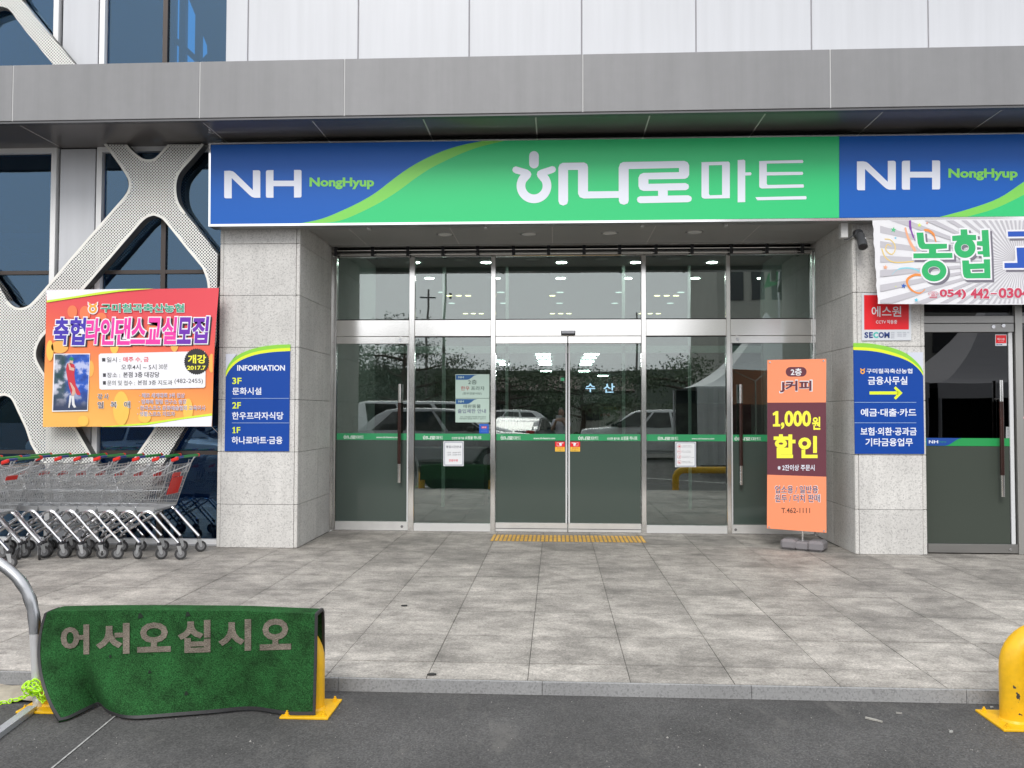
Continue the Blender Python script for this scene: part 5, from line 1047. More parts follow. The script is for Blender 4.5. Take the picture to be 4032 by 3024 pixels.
# ---- CCTV camera and junction box on the right pillar
cz = crop(2700, 400, .60217); DG2 = mat('camera_grey', (.06, .063, .068), .4)
q = P(*cz(1130, 862), -.03); cm = thing('security_camera', 'dark grey bullet camera on the right pillar under the signboard', 'security camera', tuple(q))
put('mount', MB().lathe([(0, -.05), (.045, -.05), (.05, -.02), (.055, 0)], (q[0], 0.0, q[2]), 'y', 18), DG2, cm, smooth=True); hb, ht = P(*cz(1160, 950), -.22), P(*cz(1140, 868), -.09)
d_ = (hb-ht); put('body', MB().tube([ht, ht+d_*.1, ht+d_*.6, ht+d_*.62, hb], [.03, .046, .047, .050, .050], 18), DG2, cm, smooth=True); put('lens_ring', MB().tube([hb, hb+d_/np.linalg.norm(d_)*.004], [.044, .036], 16), BLACK, cm); put('neck', MB().tube([(q[0], -.04, q[2]), ht], .018, 10), DG2, cm, smooth=True)
put('white_label', MB().tube([ht+d_*.35+[.03, -.042, 0], ht+d_*.42+[.03, -.042, 0]], .007, 8), WHITE, cm)
put('cable', MB().tube([P(*cz(1035, 903), -.06), P(*cz(1060, 900), -.06), P(*cz(1080, 885), -.06), (q[0]-.02, -.03, q[2])], .006, 6), DG2, cm, smooth=True)
jx = thing('junction_box', 'small pale junction box at the inner edge of the right pillar', 'junction box', tuple(P(*cz(1035, 895), -.05))); a, c_ = P(*cz(1010, 795), -.06), P(*cz(1058, 893), -.06)
put('housing', MB().bbox(a[0], c_[0], -.085, -.001, c_[2], a[2], .004), mat('box_grey', (.48, .48, .47), .5), jx); put('lid', MB().bbox(a[0]+.004, c_[0]-.004, -.089, -.085, c_[2]+.004, a[2]-.004, .001), mat('box_lid', (.52, .52, .51), .5), jx)
# ================================================================== SHOPPING TROLLEYS
RED = mat('trolley_red', (.60, .022, .012), .32); GRN = mat('trolley_green', (.02, .24, .045), .35); BLU2 = mat('trolley_blue', (.015, .05, .24), .35); TYRE = mat('caster_rubber', (.034, .034, .035), .7); TREAD = mat('caster_hub', (.18, .18, .185), .5)
def W(s, x, near=True): pass
def make_trolley(label):
    c = thing('shopping_trolley', label, 'shopping trolley', group='shopping trolleys in the nested rows')
    D = .56
    def P_(s, tt, k):        # side wall point: s 0 rear..1 front, tt 0 bottom..1 top, k 0 near side 1 far side
        xb, xt = -.225-.56*s, -.078-.86*s; zb, zt_ = .520+.02*s, .985-.13*s
        x = xb+(xt-xb)*tt; z = zb+(zt_-zb)*tt; ins = .018+.055*s+(.035+.02*s)*(1-tt)
        return (x, ins if k == 0 else D-ins, z)
    mb = MB(); r = .0019
    for k in (0, 1):
        for i in range(26):
            s = i/25; mb.tube([P_(s, 0, k), P_(s, 1, k)], r if i % 5 else .0036, 4, False)
        for tt in (0, .12, .44, .78, 1): mb.tube([P_(0, tt, k), P_(1, tt, k)], .0036 if tt in (0, 1, .44) else .0026, 4, False)
        mb.tube([P_(.0, 1, k), P_(.42, 0, k)], .0038, 4, False)
    for i in range(17):      # front wall, rear gate, floor
        y = i/16; lerp = lambda a, b_: tuple(a[j]*(1-y)+b_[j]*y for j in range(3))
        mb.tube([lerp(P_(1, 0, 0), P_(1, 0, 1)), lerp(P_(1, 1, 0), P_(1, 1, 1))], r, 4, False)
        mb.tube([lerp(P_(0, 0, 0), P_(0, 0, 1)), lerp(P_(0, 1, 0), P_(0, 1, 1))], r, 4, False)
        mb.tube([lerp(P_(0, 0, 0), P_(0, 0, 1)), lerp(P_(1, 0, 0), P_(1, 0, 1))], r, 4, False)
    for s in (0, 1):
        for tt in (0, .3, .6, .8, 1): mb.tube([P_(s, tt, 0), P_(s, tt, 1)], .0034, 4, False)
    for s in np.linspace(0, 1, 9): mb.tube([P_(s, 0, 0), P_(s, 0, 1)], r, 4, False)
    put('basket', mb, ZINC, c, local=True)
    for k in (0, 1):         # carrying arms to the handle, a bent wire loop
        y = .012 if k == 0 else D-.012; t_ = P_(0, 1, k); t5 = P_(.28, .80, k)
        put('handle_arm', MB().tube([(t5[0], t5[1], t5[2]), (-.13, y+(.01 if k == 0 else -.01), .945), (-.075, y, .985), (-.045, y, 1.04), (-.015, y, 1.06)], .006, 6), ZINC, c, smooth=True, local=True)
        put('wire_hook', MB().tube([(t_[0]-.03, t_[1], t_[2]-.10), (t_[0]-.0, t_[1], t_[2]-.02), (t_[0]+.01, t_[1], t_[2]+.03), (t_[0]-.02, t_[1], t_[2]+.035), (t_[0]-.055, t_[1], t_[2]-.10)], .0045, 6), ZINC, c, smooth=True, local=True)
        put('side_plate', MB().slab([(-.425, .030 if k == 0 else D-.030, .497), (-.245, .030 if k == 0 else D-.030, .497), (-.235, .030 if k == 0 else D-.030, .545), (-.435, .030 if k == 0 else D-.030, .552)], (0, -1, 0), .004), mat('zinc_plate', (.50, .51, .52), .35, .9), c, local=True)
        yf = .028 if k == 0 else D-.028; yfr = .10 if k == 0 else D-.10
        pth = [tuple(p) for p in smooth([(.030, yf, .176), (-.12, yf, .333), (-.235, yf, .458), (-.275, yf, .488), (-.315, yf, .498), (-.365, yf+(.01 if k == 0 else -.01), .482), (-.43, yf+(.03 if k == 0 else -.03), .435), (-.62, yfr, .315), (-.74, yfr, .245), (-.80, yfr, .205), (-.825, yfr, .165)], 3)]
        put('frame_tube', MB().tube(pth, .0155, 8), CHROME, c, smooth=True, local=True)
    put('cross_tube', MB().tube([(-.30, .03, .49), (-.30, D-.03, .49)], .011, 8), ZINC, c, smooth=True, local=True); put('cross_tube', MB().tube([(-.62, .10, .315), (-.62, D-.10, .315)], .011, 8), ZINC, c, smooth=True, local=True)
    put('floor_frame', MB().tube([(-.24, .04, .508), (-.24, D-.04, .508), (-.78, D-.10, .53), (-.78, .10, .53), (-.24, .04, .508)], .006, 6), ZINC, c, smooth=True, local=True)
    put('handle_bar', MB().tube([(0, .015, 1.066), (0, .17, 1.068)], .0135, 10), BLU2, c, smooth=True, local=True); put('handle_bar', MB().tube([(0, .17, 1.068), (0, D-.02, 1.07)], .0150, 10), GRN, c, smooth=True, local=True)
    mb = MB().bbox(-.055, .022, .0, .030, 1.040, 1.078, .008); mb.V = [(x, y, z-(.020 if x < -.03 else 0)) for x, y, z in mb.V]; put('coin_lock', mb, RED, c, local=True)
    put('end_cap', MB().lathe([(0, -.012), (.014, -.010), (.018, 0), (.018, .022), (.012, .03), (0, .03)], (0, D-.02, 1.07), 'y', 12), RED, c, smooth=True, local=True)
    put('seat_clip', MB().slab([(-.117, .18, .85), (-.117, .36, .85), (-.104, .36, .895), (-.104, .18, .895)], (1, 0, -.3), .006), RED, c, local=True)
    for (x, y, ang) in ((.030, .028, 20), (.030, D-.028, -75), (-.825, .10, 35), (-.825, D-.10, 10)):
        cs = node('caster', c); cs.location = (x, y, 0); cs.rotation_euler = (0, 0, R(ang))
        put('swivel', MB().lathe([(0, .148), (.022, .148), (.022, .172), (.0, .176)], (0, 0, 0), 'z', 12), DGREY, cs, smooth=True, local=True)
        for r0, w0, m_, nm in ((.061, .012, TYRE, 'tyre'), (.042, .0135, TREAD, 'hub'), (.010, .018, ZINC, 'axle')):
            put(nm, MB().lathe([(0, -w0), (r0*.9, -w0), (r0, -w0*.6), (r0, w0*.6), (r0*.9, w0), (0, w0)], (.022, 0, .0615), 'y', 18), m_, cs, smooth=True, local=True)
        mb = MB()
        for s_ in (-1, 1): mb.slab([(.008, .0165*s_, .0615), (.036, .0165*s_, .0615), (.024, .0165*s_, .148), (-.020, .0165*s_, .148)], (0, s_, 0), .002)
        put('fork', mb, ZINC, cs, local=True)
    return c
ordn = ['first', 'second', 'third', 'fourth', 'fifth', 'sixth', 'seventh', 'eighth', 'ninth', 'tenth', 'eleventh', 'twelfth']
t0 = make_trolley('wire shopping trolley at the open end of the row by the pillar')
flap = [(-.160, .15, .665), (-.160, .41, .665), (-.104, .41, .845), (-.104, .15, .845)]
for i in range(9):
    tr_ = t0 if i == 0 else copy_tree(t0)
    tr_.location = (-3.98-.2115*i, -.855+rng.uniform(-.008, .008), 0); tr_.rotation_euler = (0, 0, R(rng.uniform(-.5, .5)))
    for c9 in tr_.children:
        if c9.name.startswith('caster'): c9.rotation_euler = (0, 0, R(rng.choice([15, 25, 40, -70, 95, 170, 200, 30])+rng.uniform(-12, 12)))
    if i: tr_['label'] = 'nested wire shopping trolley, %s from the pillar end of the row along the window' % ordn[i]
for i in range(5):
    tr_ = copy_tree(t0); tr_.location = (-5.43-.2115*i, -1.445, 0)
    for c9 in tr_.children:
        if c9.name.startswith('caster'): c9.rotation_euler = (0, 0, R(rng.choice([15, 25, 40, -70, 95, 170, 200, 30])+rng.uniform(-12, 12)))
    tr_['label'] = ('wire shopping trolley ending the nearer row at the far left' if i == 0 else 'nested wire shopping trolley, %s in the nearer row at the far left' % ordn[i])
for tt_ in (t0,):
    for k_ in range(6): put('seat_flap_bar', MB().slab([(-.160, .15+.045*k_, .665), (-.160, .188+.045*k_, .665), (-.104, .188+.045*k_, .845), (-.104, .15+.045*k_, .845)], (1, 0, -.3), .006), RED, tt_, local=True)
# ================================================================== YELLOW HOOP BARRIERS
YP = mat('yellow_barrier_paint', (.80, .455, .008), .42, var=.07, vs=7, var2=.06, vs2=30, bump=.1, bs=60); t, L, b = nt_of(YP); g = N(t, 'ShaderNodeNewGeometry'); n = N(t, 'ShaderNodeTexNoise'); n.inputs['Scale'].default_value = 17; n.inputs['Detail'].default_value = 3; L(g.outputs['Position'], n.inputs['Vector'])
r = ramp(t, [(.712, (0, 0, 0)), (.722, (1, 1, 1))]); L(n.outputs[0], r.inputs[0]); src = b.inputs['Base Color'].links[0].from_socket; mx = N(t, 'ShaderNodeMix', data_type='RGBA'); L(r.outputs[0], mx.inputs[0]); L(src, mx.inputs[6]); mx.inputs[7].default_value = (.05, .045, .04, 1); L(mx.outputs[2], b.inputs['Base Color'])
def barrier(label, x0, x1, yc, H):
    t_ = thing('hoop_barrier', label, 'barrier', ((x0+x1)/2, yc, ZA)); rp, rb = .069, .17
    pts = [(x0, yc, ZA+.012)]+[(x0+rb-rb*math.cos(R(a)), yc, H-rb-rp+rb*math.sin(R(a))) for a in range(0, 91, 10)]+[(x1-rb+rb*math.sin(R(a)), yc, H-rb-rp+rb*math.cos(R(a))) for a in range(0, 91, 10)]+[(x1, yc, ZA+.012)]
    put('hoop', MB().tube(pts, rp, 28), YP, t_, smooth=True)
    for xx in (x0, x1):
        pl = put('base_plate', MB().bbox(xx-.13, xx+.13, yc-.15, yc+.15, ZA+.0005, ZA+.012, .002), YP, t_)
        for sx in (-1, 1):
            for sy in (-1, 1):
                cx, cy = xx+sx*.098, yc+sy*.118
                put('anchor_bolt', MB().lathe([(.0, .0), (.017, 0), (.017, .004), (.011, .005), (.011, .014), (.006, .015), (.006, .024), (0, .024)], (cx, cy, ZA+.012), 'z', 6), YP, pl)
        put('weld_collar', MB().lathe([(rp, 0), (rp+.008, 0), (rp+.001, .012), (rp, .012)], (xx, yc, ZA+.012), 'z', 28), YP, t_, smooth=True)
    return t_
barrier('yellow painted steel hoop barrier under the green doormat', -2.775, -1.333, -4.945, .428)
barrier('yellow painted steel hoop barrier cut by the right picture edge', 2.414, 3.86, -4.905, .455)
# ================================================================== GREEN DOORMAT OVER THE BARRIER
cm3 = crop(0, 1900, .67812)
mtm = mat('green_mat_pile', (.012, .105, .025), .95, spec=.1); t, L, b = nt_of(mtm); g = N(t, 'ShaderNodeNewGeometry')
n = N(t, 'ShaderNodeTexNoise'); n.inputs['Scale'].default_value = 7; n.inputs['Detail'].default_value = 7; n.inputs['Roughness'].default_value = .7; L(g.outputs['Position'], n.inputs['Vector']); n2_ = N(t, 'ShaderNodeTexNoise'); n2_.inputs['Scale'].default_value = 160; n2_.inputs['Detail'].default_value = 2; L(g.outputs['Position'], n2_.inputs['Vector'])
r = ramp(t, [(.34, (.014, .048, .016)), (.48, (.020, .080, .024)), (.70, (.024, .112, .032))]); L(n.outputs[0], r.inputs[0]); m_ = N(t, 'ShaderNodeMapRange', i_1=.3, i_2=.7, i_3=.5, i_4=1.55); L(n2_.outputs[0], m_.inputs[0]); x_ = N(t, 'ShaderNodeMix', data_type='RGBA', blend_type='MULTIPLY'); x_.inputs[0].default_value = 1; L(r.outputs[0], x_.inputs[6]); L(m_.outputs[0], x_.inputs[7]); L(x_.outputs[2], b.inputs['Base Color'])
bp = N(t, 'ShaderNodeBump'); bp.inputs['Strength'].default_value = .9; bp.inputs['Distance'].default_value = .006; L(n2_.outputs[0], bp.inputs['Height']); L(bp.outputs[0], b.inputs['Normal'])
mtt = mat('mat_lettering_pile', (.19, .165, .135), .95, var2=.25, vs2=14, var=.25, vs=150, bump=.8, bs=160, spec=.1)
gd = thing('doormat', 'green welcome doormat draped over the left yellow barrier', 'doormat', (-2, -5, ZA))
# outline of the front fall in crop units: left edge, bottom edge, right edge
Ledge = smooth([(258, 762), (235, 840), (222, 920), (218, 1010), (228, 1110), (252, 1205), (290, 1300), (342, 1385)], 8)
Redge = [(1868-38*0, 762), (1838, 1350)]
Bedge = smooth([(342, 1385), (400, 1372), (470, 1340), (540, 1306), (585, 1292), (625, 1330), (700, 1362), (800, 1372), (950, 1362), (1100, 1350), (1250, 1338), (1400, 1322), (1500, 1322), (1600, 1338), (1700, 1352), (1832, 1352)], 6)
def resample(pts, n):
    p = np.array(pts, float); d = np.r_[0, np.cumsum(np.linalg.norm(np.diff(p, axis=0), axis=1))]; s = np.linspace(0, d[-1], n); return np.c_[np.interp(s, d, p[:, 0]), np.interp(s, d, p[:, 1])]
NU, NV = 90, 36; Lp, Bp = resample(Ledge, NV), resample(Bedge, NU); Rp = resample([(1838, 764), (1834, 1000), (1826, 1350)], NV); Tp = resample([(258, 762), (300, 748), (600, 742), (1000, 742), (1400, 746), (1838, 764)], NU)
def coons(i, j):
    s, t_ = i/(NU-1), j/(NV-1)
    return (1-t_)*Tp[i]+t_*Bp[i]+(1-s)*Lp[j]+s*Rp[j]-((1-s)*(1-t_)*Tp[0]+s*(1-t_)*Tp[-1]+(1-s)*t_*Bp[0]+s*t_*Bp[-1])
yb_ = []
for i in range(NU):
    g3 = G(*cm3(*Bp[i]), ZA+.012); yb_.append(g3[1])
def depth(i, j):
    t_ = j/(NV-1); y0 = -4.945-.075; e = t_**1.6; s = i/(NU-1)
    fold = -.045*math.exp(-((s-.10-.14*t_)/.05)**2)*max(0, t_-.35)*1.6+.05*math.exp(-((s-.17-.02*t_)/.035)**2)*max(0, t_-.45)
    return y0+(yb_[i]-y0)*e+(fold*(1-t_)*3 if t_ < 1 else 0)
grid = [[P(*cm3(*coons(i, j)), depth(i, j)) for i in range(NU)] for j in range(NV)]
back = []      # over the hoop and down behind
for k_, (dy, dz) in enumerate(((.012, .018), (.035, .027), (.075, .030), (.115, .024), (.140, .004), (.150, -.05), (.154, -.12), (.158, -.20), (.160, -.28))):
    row = []
    for i in range(NU): q = grid[0][i]; row.append(np.array([q[0]+.0*k_, -4.945-.075+dy, q[2]+dz*.12 if k_ < 4 else q[2]+dz-.022]))
    back.append(row)
rows = back[::-1]+grid; V = [p for r_ in rows for p in r_]; nr = len(rows)
th = .009; Nn = []
A_ = np.array(V).reshape(nr, NU, 3); du = np.gradient(A_, axis=1); dv_ = np.gradient(A_, axis=0); nn_ = np.cross(du, dv_); nn_ /= np.maximum(np.linalg.norm(nn_, axis=2, keepdims=True), 1e-9)
if nn_[nr-5, 40, 1] > 0: nn_ = -nn_
mb = MB(); F = [(j*NU+i, j*NU+i+1, (j+1)*NU+i+1, (j+1)*NU+i) for j in range(nr-1) for i in range(NU-1)]; o_ = nr*NU
mb.add(list(A_.reshape(-1, 3))+list((A_-nn_*th).reshape(-1, 3)), F+[tuple(i+o_ for i in f)[::-1] for f in F]+[(i, i+1, i+1+o_, i+o_) for i in range(NU-1)]+[((nr-1)*NU+i, (nr-1)*NU+i+1, (nr-1)*NU+i+1+o_, (nr-1)*NU+i+o_) for i in range(NU-1)]+[(j*NU, (j+1)*NU, (j+1)*NU+o_, j*NU+o_) for j in range(nr-1)]+[(j*NU+NU-1, (j+1)*NU+NU-1, (j+1)*NU+NU-1+o_, j*NU+NU-1+o_) for j in range(nr-1)])
put('pile', mb, mtm, gd, smooth=True)
rb_ = mat('black_rubber_edge', (.028, .028, .03), .6, bump=.2, bs=80)
def band(pts, ins, wdt, nm='rubber_edge'):
    a_ = [p+n_*.003 for p, n_ in pts]; b__ = [p+n_*.003+i_*wdt for (p, n_), i_ in zip(pts, ins)]; k_ = len(a_); mb = MB()
    c__ = [p-n_*.013 for p, n_ in pts]; d__ = [p-n_*.013+i_*wdt for (p, n_), i_ in zip(pts, ins)]
    mb.add(a_+b__+c__+d__, [f for i in range(k_-1) for f in ((i, i+1, i+1+k_, i+k_), (i+2*k_, i+3*k_, i+1+3*k_, i+1+2*k_), (i, i+2*k_, i+1+2*k_, i+1), (i+k_, i+1+k_, i+1+3*k_, i+3*k_))]); put(nm, mb, rb_, gd, smooth=True)
unit = lambda v: v/max(np.linalg.norm(v), 1e-9)
band([(A_[j, 0], nn_[j, 1]) for j in range(nr)], [unit(A_[j, 2]-A_[j, 0]) for j in range(nr)], .016)
band([(A_[j, -1]+[.004, 0, 0], nn_[j, -2]) for j in range(nr)], [unit(A_[j, -3]-A_[j, -1]) for j in range(nr)], .013)
band([(A_[-1, i], nn_[-2, i]) for i in range(NU)], [unit(A_[-3, i]-A_[-1, i]) for i in range(NU)], .018)
# lettering follows the surface
gx = np.array([[coons(i, j) for i in range(NU)] for j in range(NV)]); gu = gx[:, :, 0]; gv = gx[:, :, 1]; D_ = np.array([[depth(i, j) for i in range(NU)] for j in range(NV)])
def mdepth(a, b_):
    k_ = np.argmin((gu-a)**2+(gv-b_)**2*1.0); j, i = divmod(int(k_), NU); ws = 0; s_ = 0
    for jj in range(max(0, j-1), min(NV, j+2)):
        for ii in range(max(0, i-1), min(NU, i+2)):
            w_ = 1/((gu[jj, ii]-a)**2+(gv[jj, ii]-b_)**2+4); ws += w_; s_ += w_*D_[jj, ii]
    return s_/ws
for ch, q in (('어', (352, 826, 518, 1000)), ('서', (556, 818, 752, 996)), ('오', (796, 812, 992, 985)), ('십', (1032, 800, 1222, 988)), ('시', (1268, 796, 1458, 978)), ('오', (1508, 790, 1690, 972))):
    V2, F2 = glyphs(ch, .042, 0); mb = MB(); W2 = []
    for x, y, z in V2:
        a, b_ = q[0]+(q[2]-q[0])*x, q[3]-(q[3]-q[1])*y+((x-.5)*-6); W2.append(P(*cm3(a, b_), mdepth(a, b_)-.0045))
    mb.add(W2, F2); put('lettering', mb, mtt, gd)
for (a, b_, r_0) in ((815, 775, 15), (1090, 766, 14), (1082, 1225, 12), (868, 1100, 9), (640, 1010, 8), (1340, 960, 7)):
    mb = MB(); mb.poly([P(*cm3(a+r_0*(1+.35*math.sin(k_*2.3))*math.cos(k_*.7), b_+r_0*(1+.3*math.cos(k_*1.9))*math.sin(k_*.7)), mdepth(a, b_)-.0052) for k_ in range(9)]); put('stain', mb, mat('mat_stain', (.010, .022, .012), .9), gd)
# ================================================================== STEEL HOOP WITH CLEAR FILM, CHAIN AND CARD AT THE LEFT EDGE
yp = -5.0; sp_ = thing('wrapped_steel_hoop', 'bent steel tube half wrapped in clear film at the left picture edge', 'steel frame', (-3.2, yp, ZA))
pp = [P(u, v, yp) for u, v in ((-420, 2300), (-300, 2215), (-150, 2178), (-40, 2198), (55, 2262), (108, 2335), (133, 2420), (140, 2520), (146, 2640), (152, 2760))]
pp = smooth(pp, 4); pp.append(np.array([pp[-1][0], yp, ZA+.004])); put('tube', MB().tube(pp, .0285, 18), mat('steel_tube', (.80, .80, .81), .34, .55, var=.1, vs=9), sp_, smooth=True)
fl = glass('clear_film', (.86, .87, .88), (.10, .10, .10), wav=.010); fp = pp[2:28]
put('film_wrap', MB().tube(fp, [.0315+.0015*math.sin(i*1.7)+.0012*math.sin(i*4.1) for i in range(len(fp))], 14), fl, sp_, smooth=True)
fb_ = thing('flat_steel_bar', 'flat bright steel bar lying across the asphalt at lower left', 'steel bar', (-3, -5.2, ZA))
a, c_ = G(128, 2787, ZA+.02), G(-60, 2925, ZA+.02); d = unit(c_-a); nn2 = np.array([-d[1], d[0], 0])*.024; mb = MB(); mb.slab([a+nn2+[0, 0, .012], c_+nn2+[0, 0, .012], c_-nn2+[0, 0, .012], a-nn2+[0, 0, .012]], (0, 0, 1), .030); put('bar', mb, mat('galvanised_steel', (.55, .57, .60), .4, .6), fb_)
ch_ = thing('plastic_chain', 'bright yellow-green plastic chain heaped beside the doormat', 'chain', (-3, -5, ZA)); CHM = mat('neon_plastic', (.50, .92, .015), .4, spec=.6)
cpath = [(-30, 1285), (10, 1278), (55, 1270), (95, 1262), (130, 1250), (160, 1235), (200, 1225), (235, 1205), (170, 1195), (140, 1180), (175, 1165), (215, 1180), (240, 1210), (200, 1215), (165, 1225), (130, 1200), (180, 1150), (225, 1165), (245, 1230), (262, 1280), (215, 1240), (190, 1200), (150, 1210), (225, 1225), (255, 1255)]
_p = np.array(smooth(cpath, 6)); _d = np.r_[0, np.cumsum(np.linalg.norm(np.diff(_p, axis=0), axis=1))]; nl = int(_d[-1]/34); _s = np.linspace(0, _d[-1], nl)
cpath = np.c_[np.interp(_s, _d, _p[:, 0]), np.interp(_s, _d, _p[:, 1])]
for i in range(nl-1):
    yy = lambda q: -5.07+.035*math.sin(q*1.3)
    base_ = P(*cm3(*cpath[i]), yy(i)); nxt = P(*cm3(*cpath[i+1]), yy(i+1)); d = unit(nxt-base_)
    h = unit(np.cross(d, [0, .75, .65] if i % 2 else [0, .9, -.45])); w_ = []
    for k_ in range(15):
        a = 2*math.pi*k_/14; w_.append((base_+nxt)/2+d*.0225*math.copysign(abs(math.cos(a))**.75, math.cos(a))+h*.0115*math.sin(a))
    put('link', MB().tube(w_, .0034, 6, False), CHM, ch_, smooth=True)
cdb = thing('crumpled_wrapping', 'crumpled brown paper and film beside the chain', 'wrapping', (-3.2, -4.8, ZA)); mb = MB(); nx, ny = 16, 9; V = []
for j in range(ny):
    for i in range(nx):
        x, y = i/(nx-1), j/(ny-1); V.append((-3.45+.55*x, -4.96+.22*y+.02*math.sin(9*x), ZA+.005+.06*math.sin(math.pi*x)*math.sin(math.pi*y)+.018*rng.uniform(0, 1)))
mb.add(V, [(j*nx+i, j*nx+i+1, (j+1)*nx+i+1, (j+1)*nx+i) for j in range(ny-1) for i in range(nx-1)]); put('sheet', mb, mat('wrapping_brown', (.33, .30, .24), .5, var=.3, vs=14), cdb)
# ---- small litter: dark pebbles or leaves on the slabs, pale chips on the asphalt
for (u, v, ln, ang, c_, nm, lb) in ((1592, 2387, .05, 5, (.03, .03, .03), 'dark_leaf', 'small dark leaf on the paving behind the doormat'), (1700, 2659, .055, 4, (.035, .033, .03), 'dark_leaf', 'dark flattened leaf on the slab row beside the kerb'), (3441, 2838, .09, -42, (.35, .34, .31), 'pale_twig', 'pale dry twig on the asphalt near the right barrier'), (3745, 2885, .02, 0, (.4, .4, .38), 'pale_chip', 'pale chip on the asphalt left of the right barrier'), (3905, 2789, .02, 10, (.45, .45, .43), 'pale_chip', 'pale chip between the right barrier plate and kerb'), (3540, 2812, .03, -15, (.32, .31, .29), 'straw_bit', 'short straw bit above the pale twig')):
    z = 0 if v < 2700 else ZA; q = G(u, v, z); a = R(ang); mb = MB(); V = []
    o = [(-.5, -.12), (-.2, -.25), (.2, -.22), (.5, -.05), (.45, .15), (.1, .28), (-.3, .22)] if 'leaf' in nm or 'chip' in nm else [(-.5, -.06), (-.1, -.09), (.2, -.03), (.5, -.05), (.5, .02), (.1, .08), (-.3, .06), (-.5, .05)]
    mb.slab([(q[0]+ln*(x*math.cos(a)-y*math.sin(a)), q[1]+ln*(x*math.sin(a)+y*math.cos(a)), z+.010) for x, y in o], (0, 0, 1), .008); put(nm, mb, mat(nm+'_stuff', c_, .7), None, label=lb, cat='litter')
ptch = mb = MB(); rs = np.random.default_rng(3)
for k_ in range(420):
    x, y = rs.uniform(-3.2, 3.4), rs.uniform(-6.3, -4.72); s_ = rs.uniform(.0015, .0045)*(2 if rs.random() < .05 else 1); a = rs.uniform(0, 6)
    mb.add([(x+s_*math.cos(a+q), y+s_*math.sin(a+q), ZA) for q in (0, 2.1, 4.2)]+[(x, y, ZA+s_*.8)], [(0, 1, 3), (1, 2, 3), (2, 0, 3)])
put('grit', mb, mat('grit_pale', (.30, .29, .27), .8), None, label='pale grit and crumbs scattered over the asphalt', kind='stuff', base=(0, -5.5, ZA))
mb = MB()
for k_ in range(260):
    x, y = rs.uniform(-5, 5), rs.uniform(-4.5, 1.1); s_ = rs.uniform(.002, .005); a = rs.uniform(0, 6)
    mb.add([(x+s_*math.cos(a+q), y+s_*math.sin(a+q), .001) for q in (0, 2.1, 4.2)]+[(x, y, .001+s_*.5)], [(0, 1, 3), (1, 2, 3), (2, 0, 3)])
put('crumbs', mb, mat('crumb_dark', (.05, .045, .04), .8), None, label='dark crumbs scattered over the paving', kind='stuff', base=(0, -2, 0))
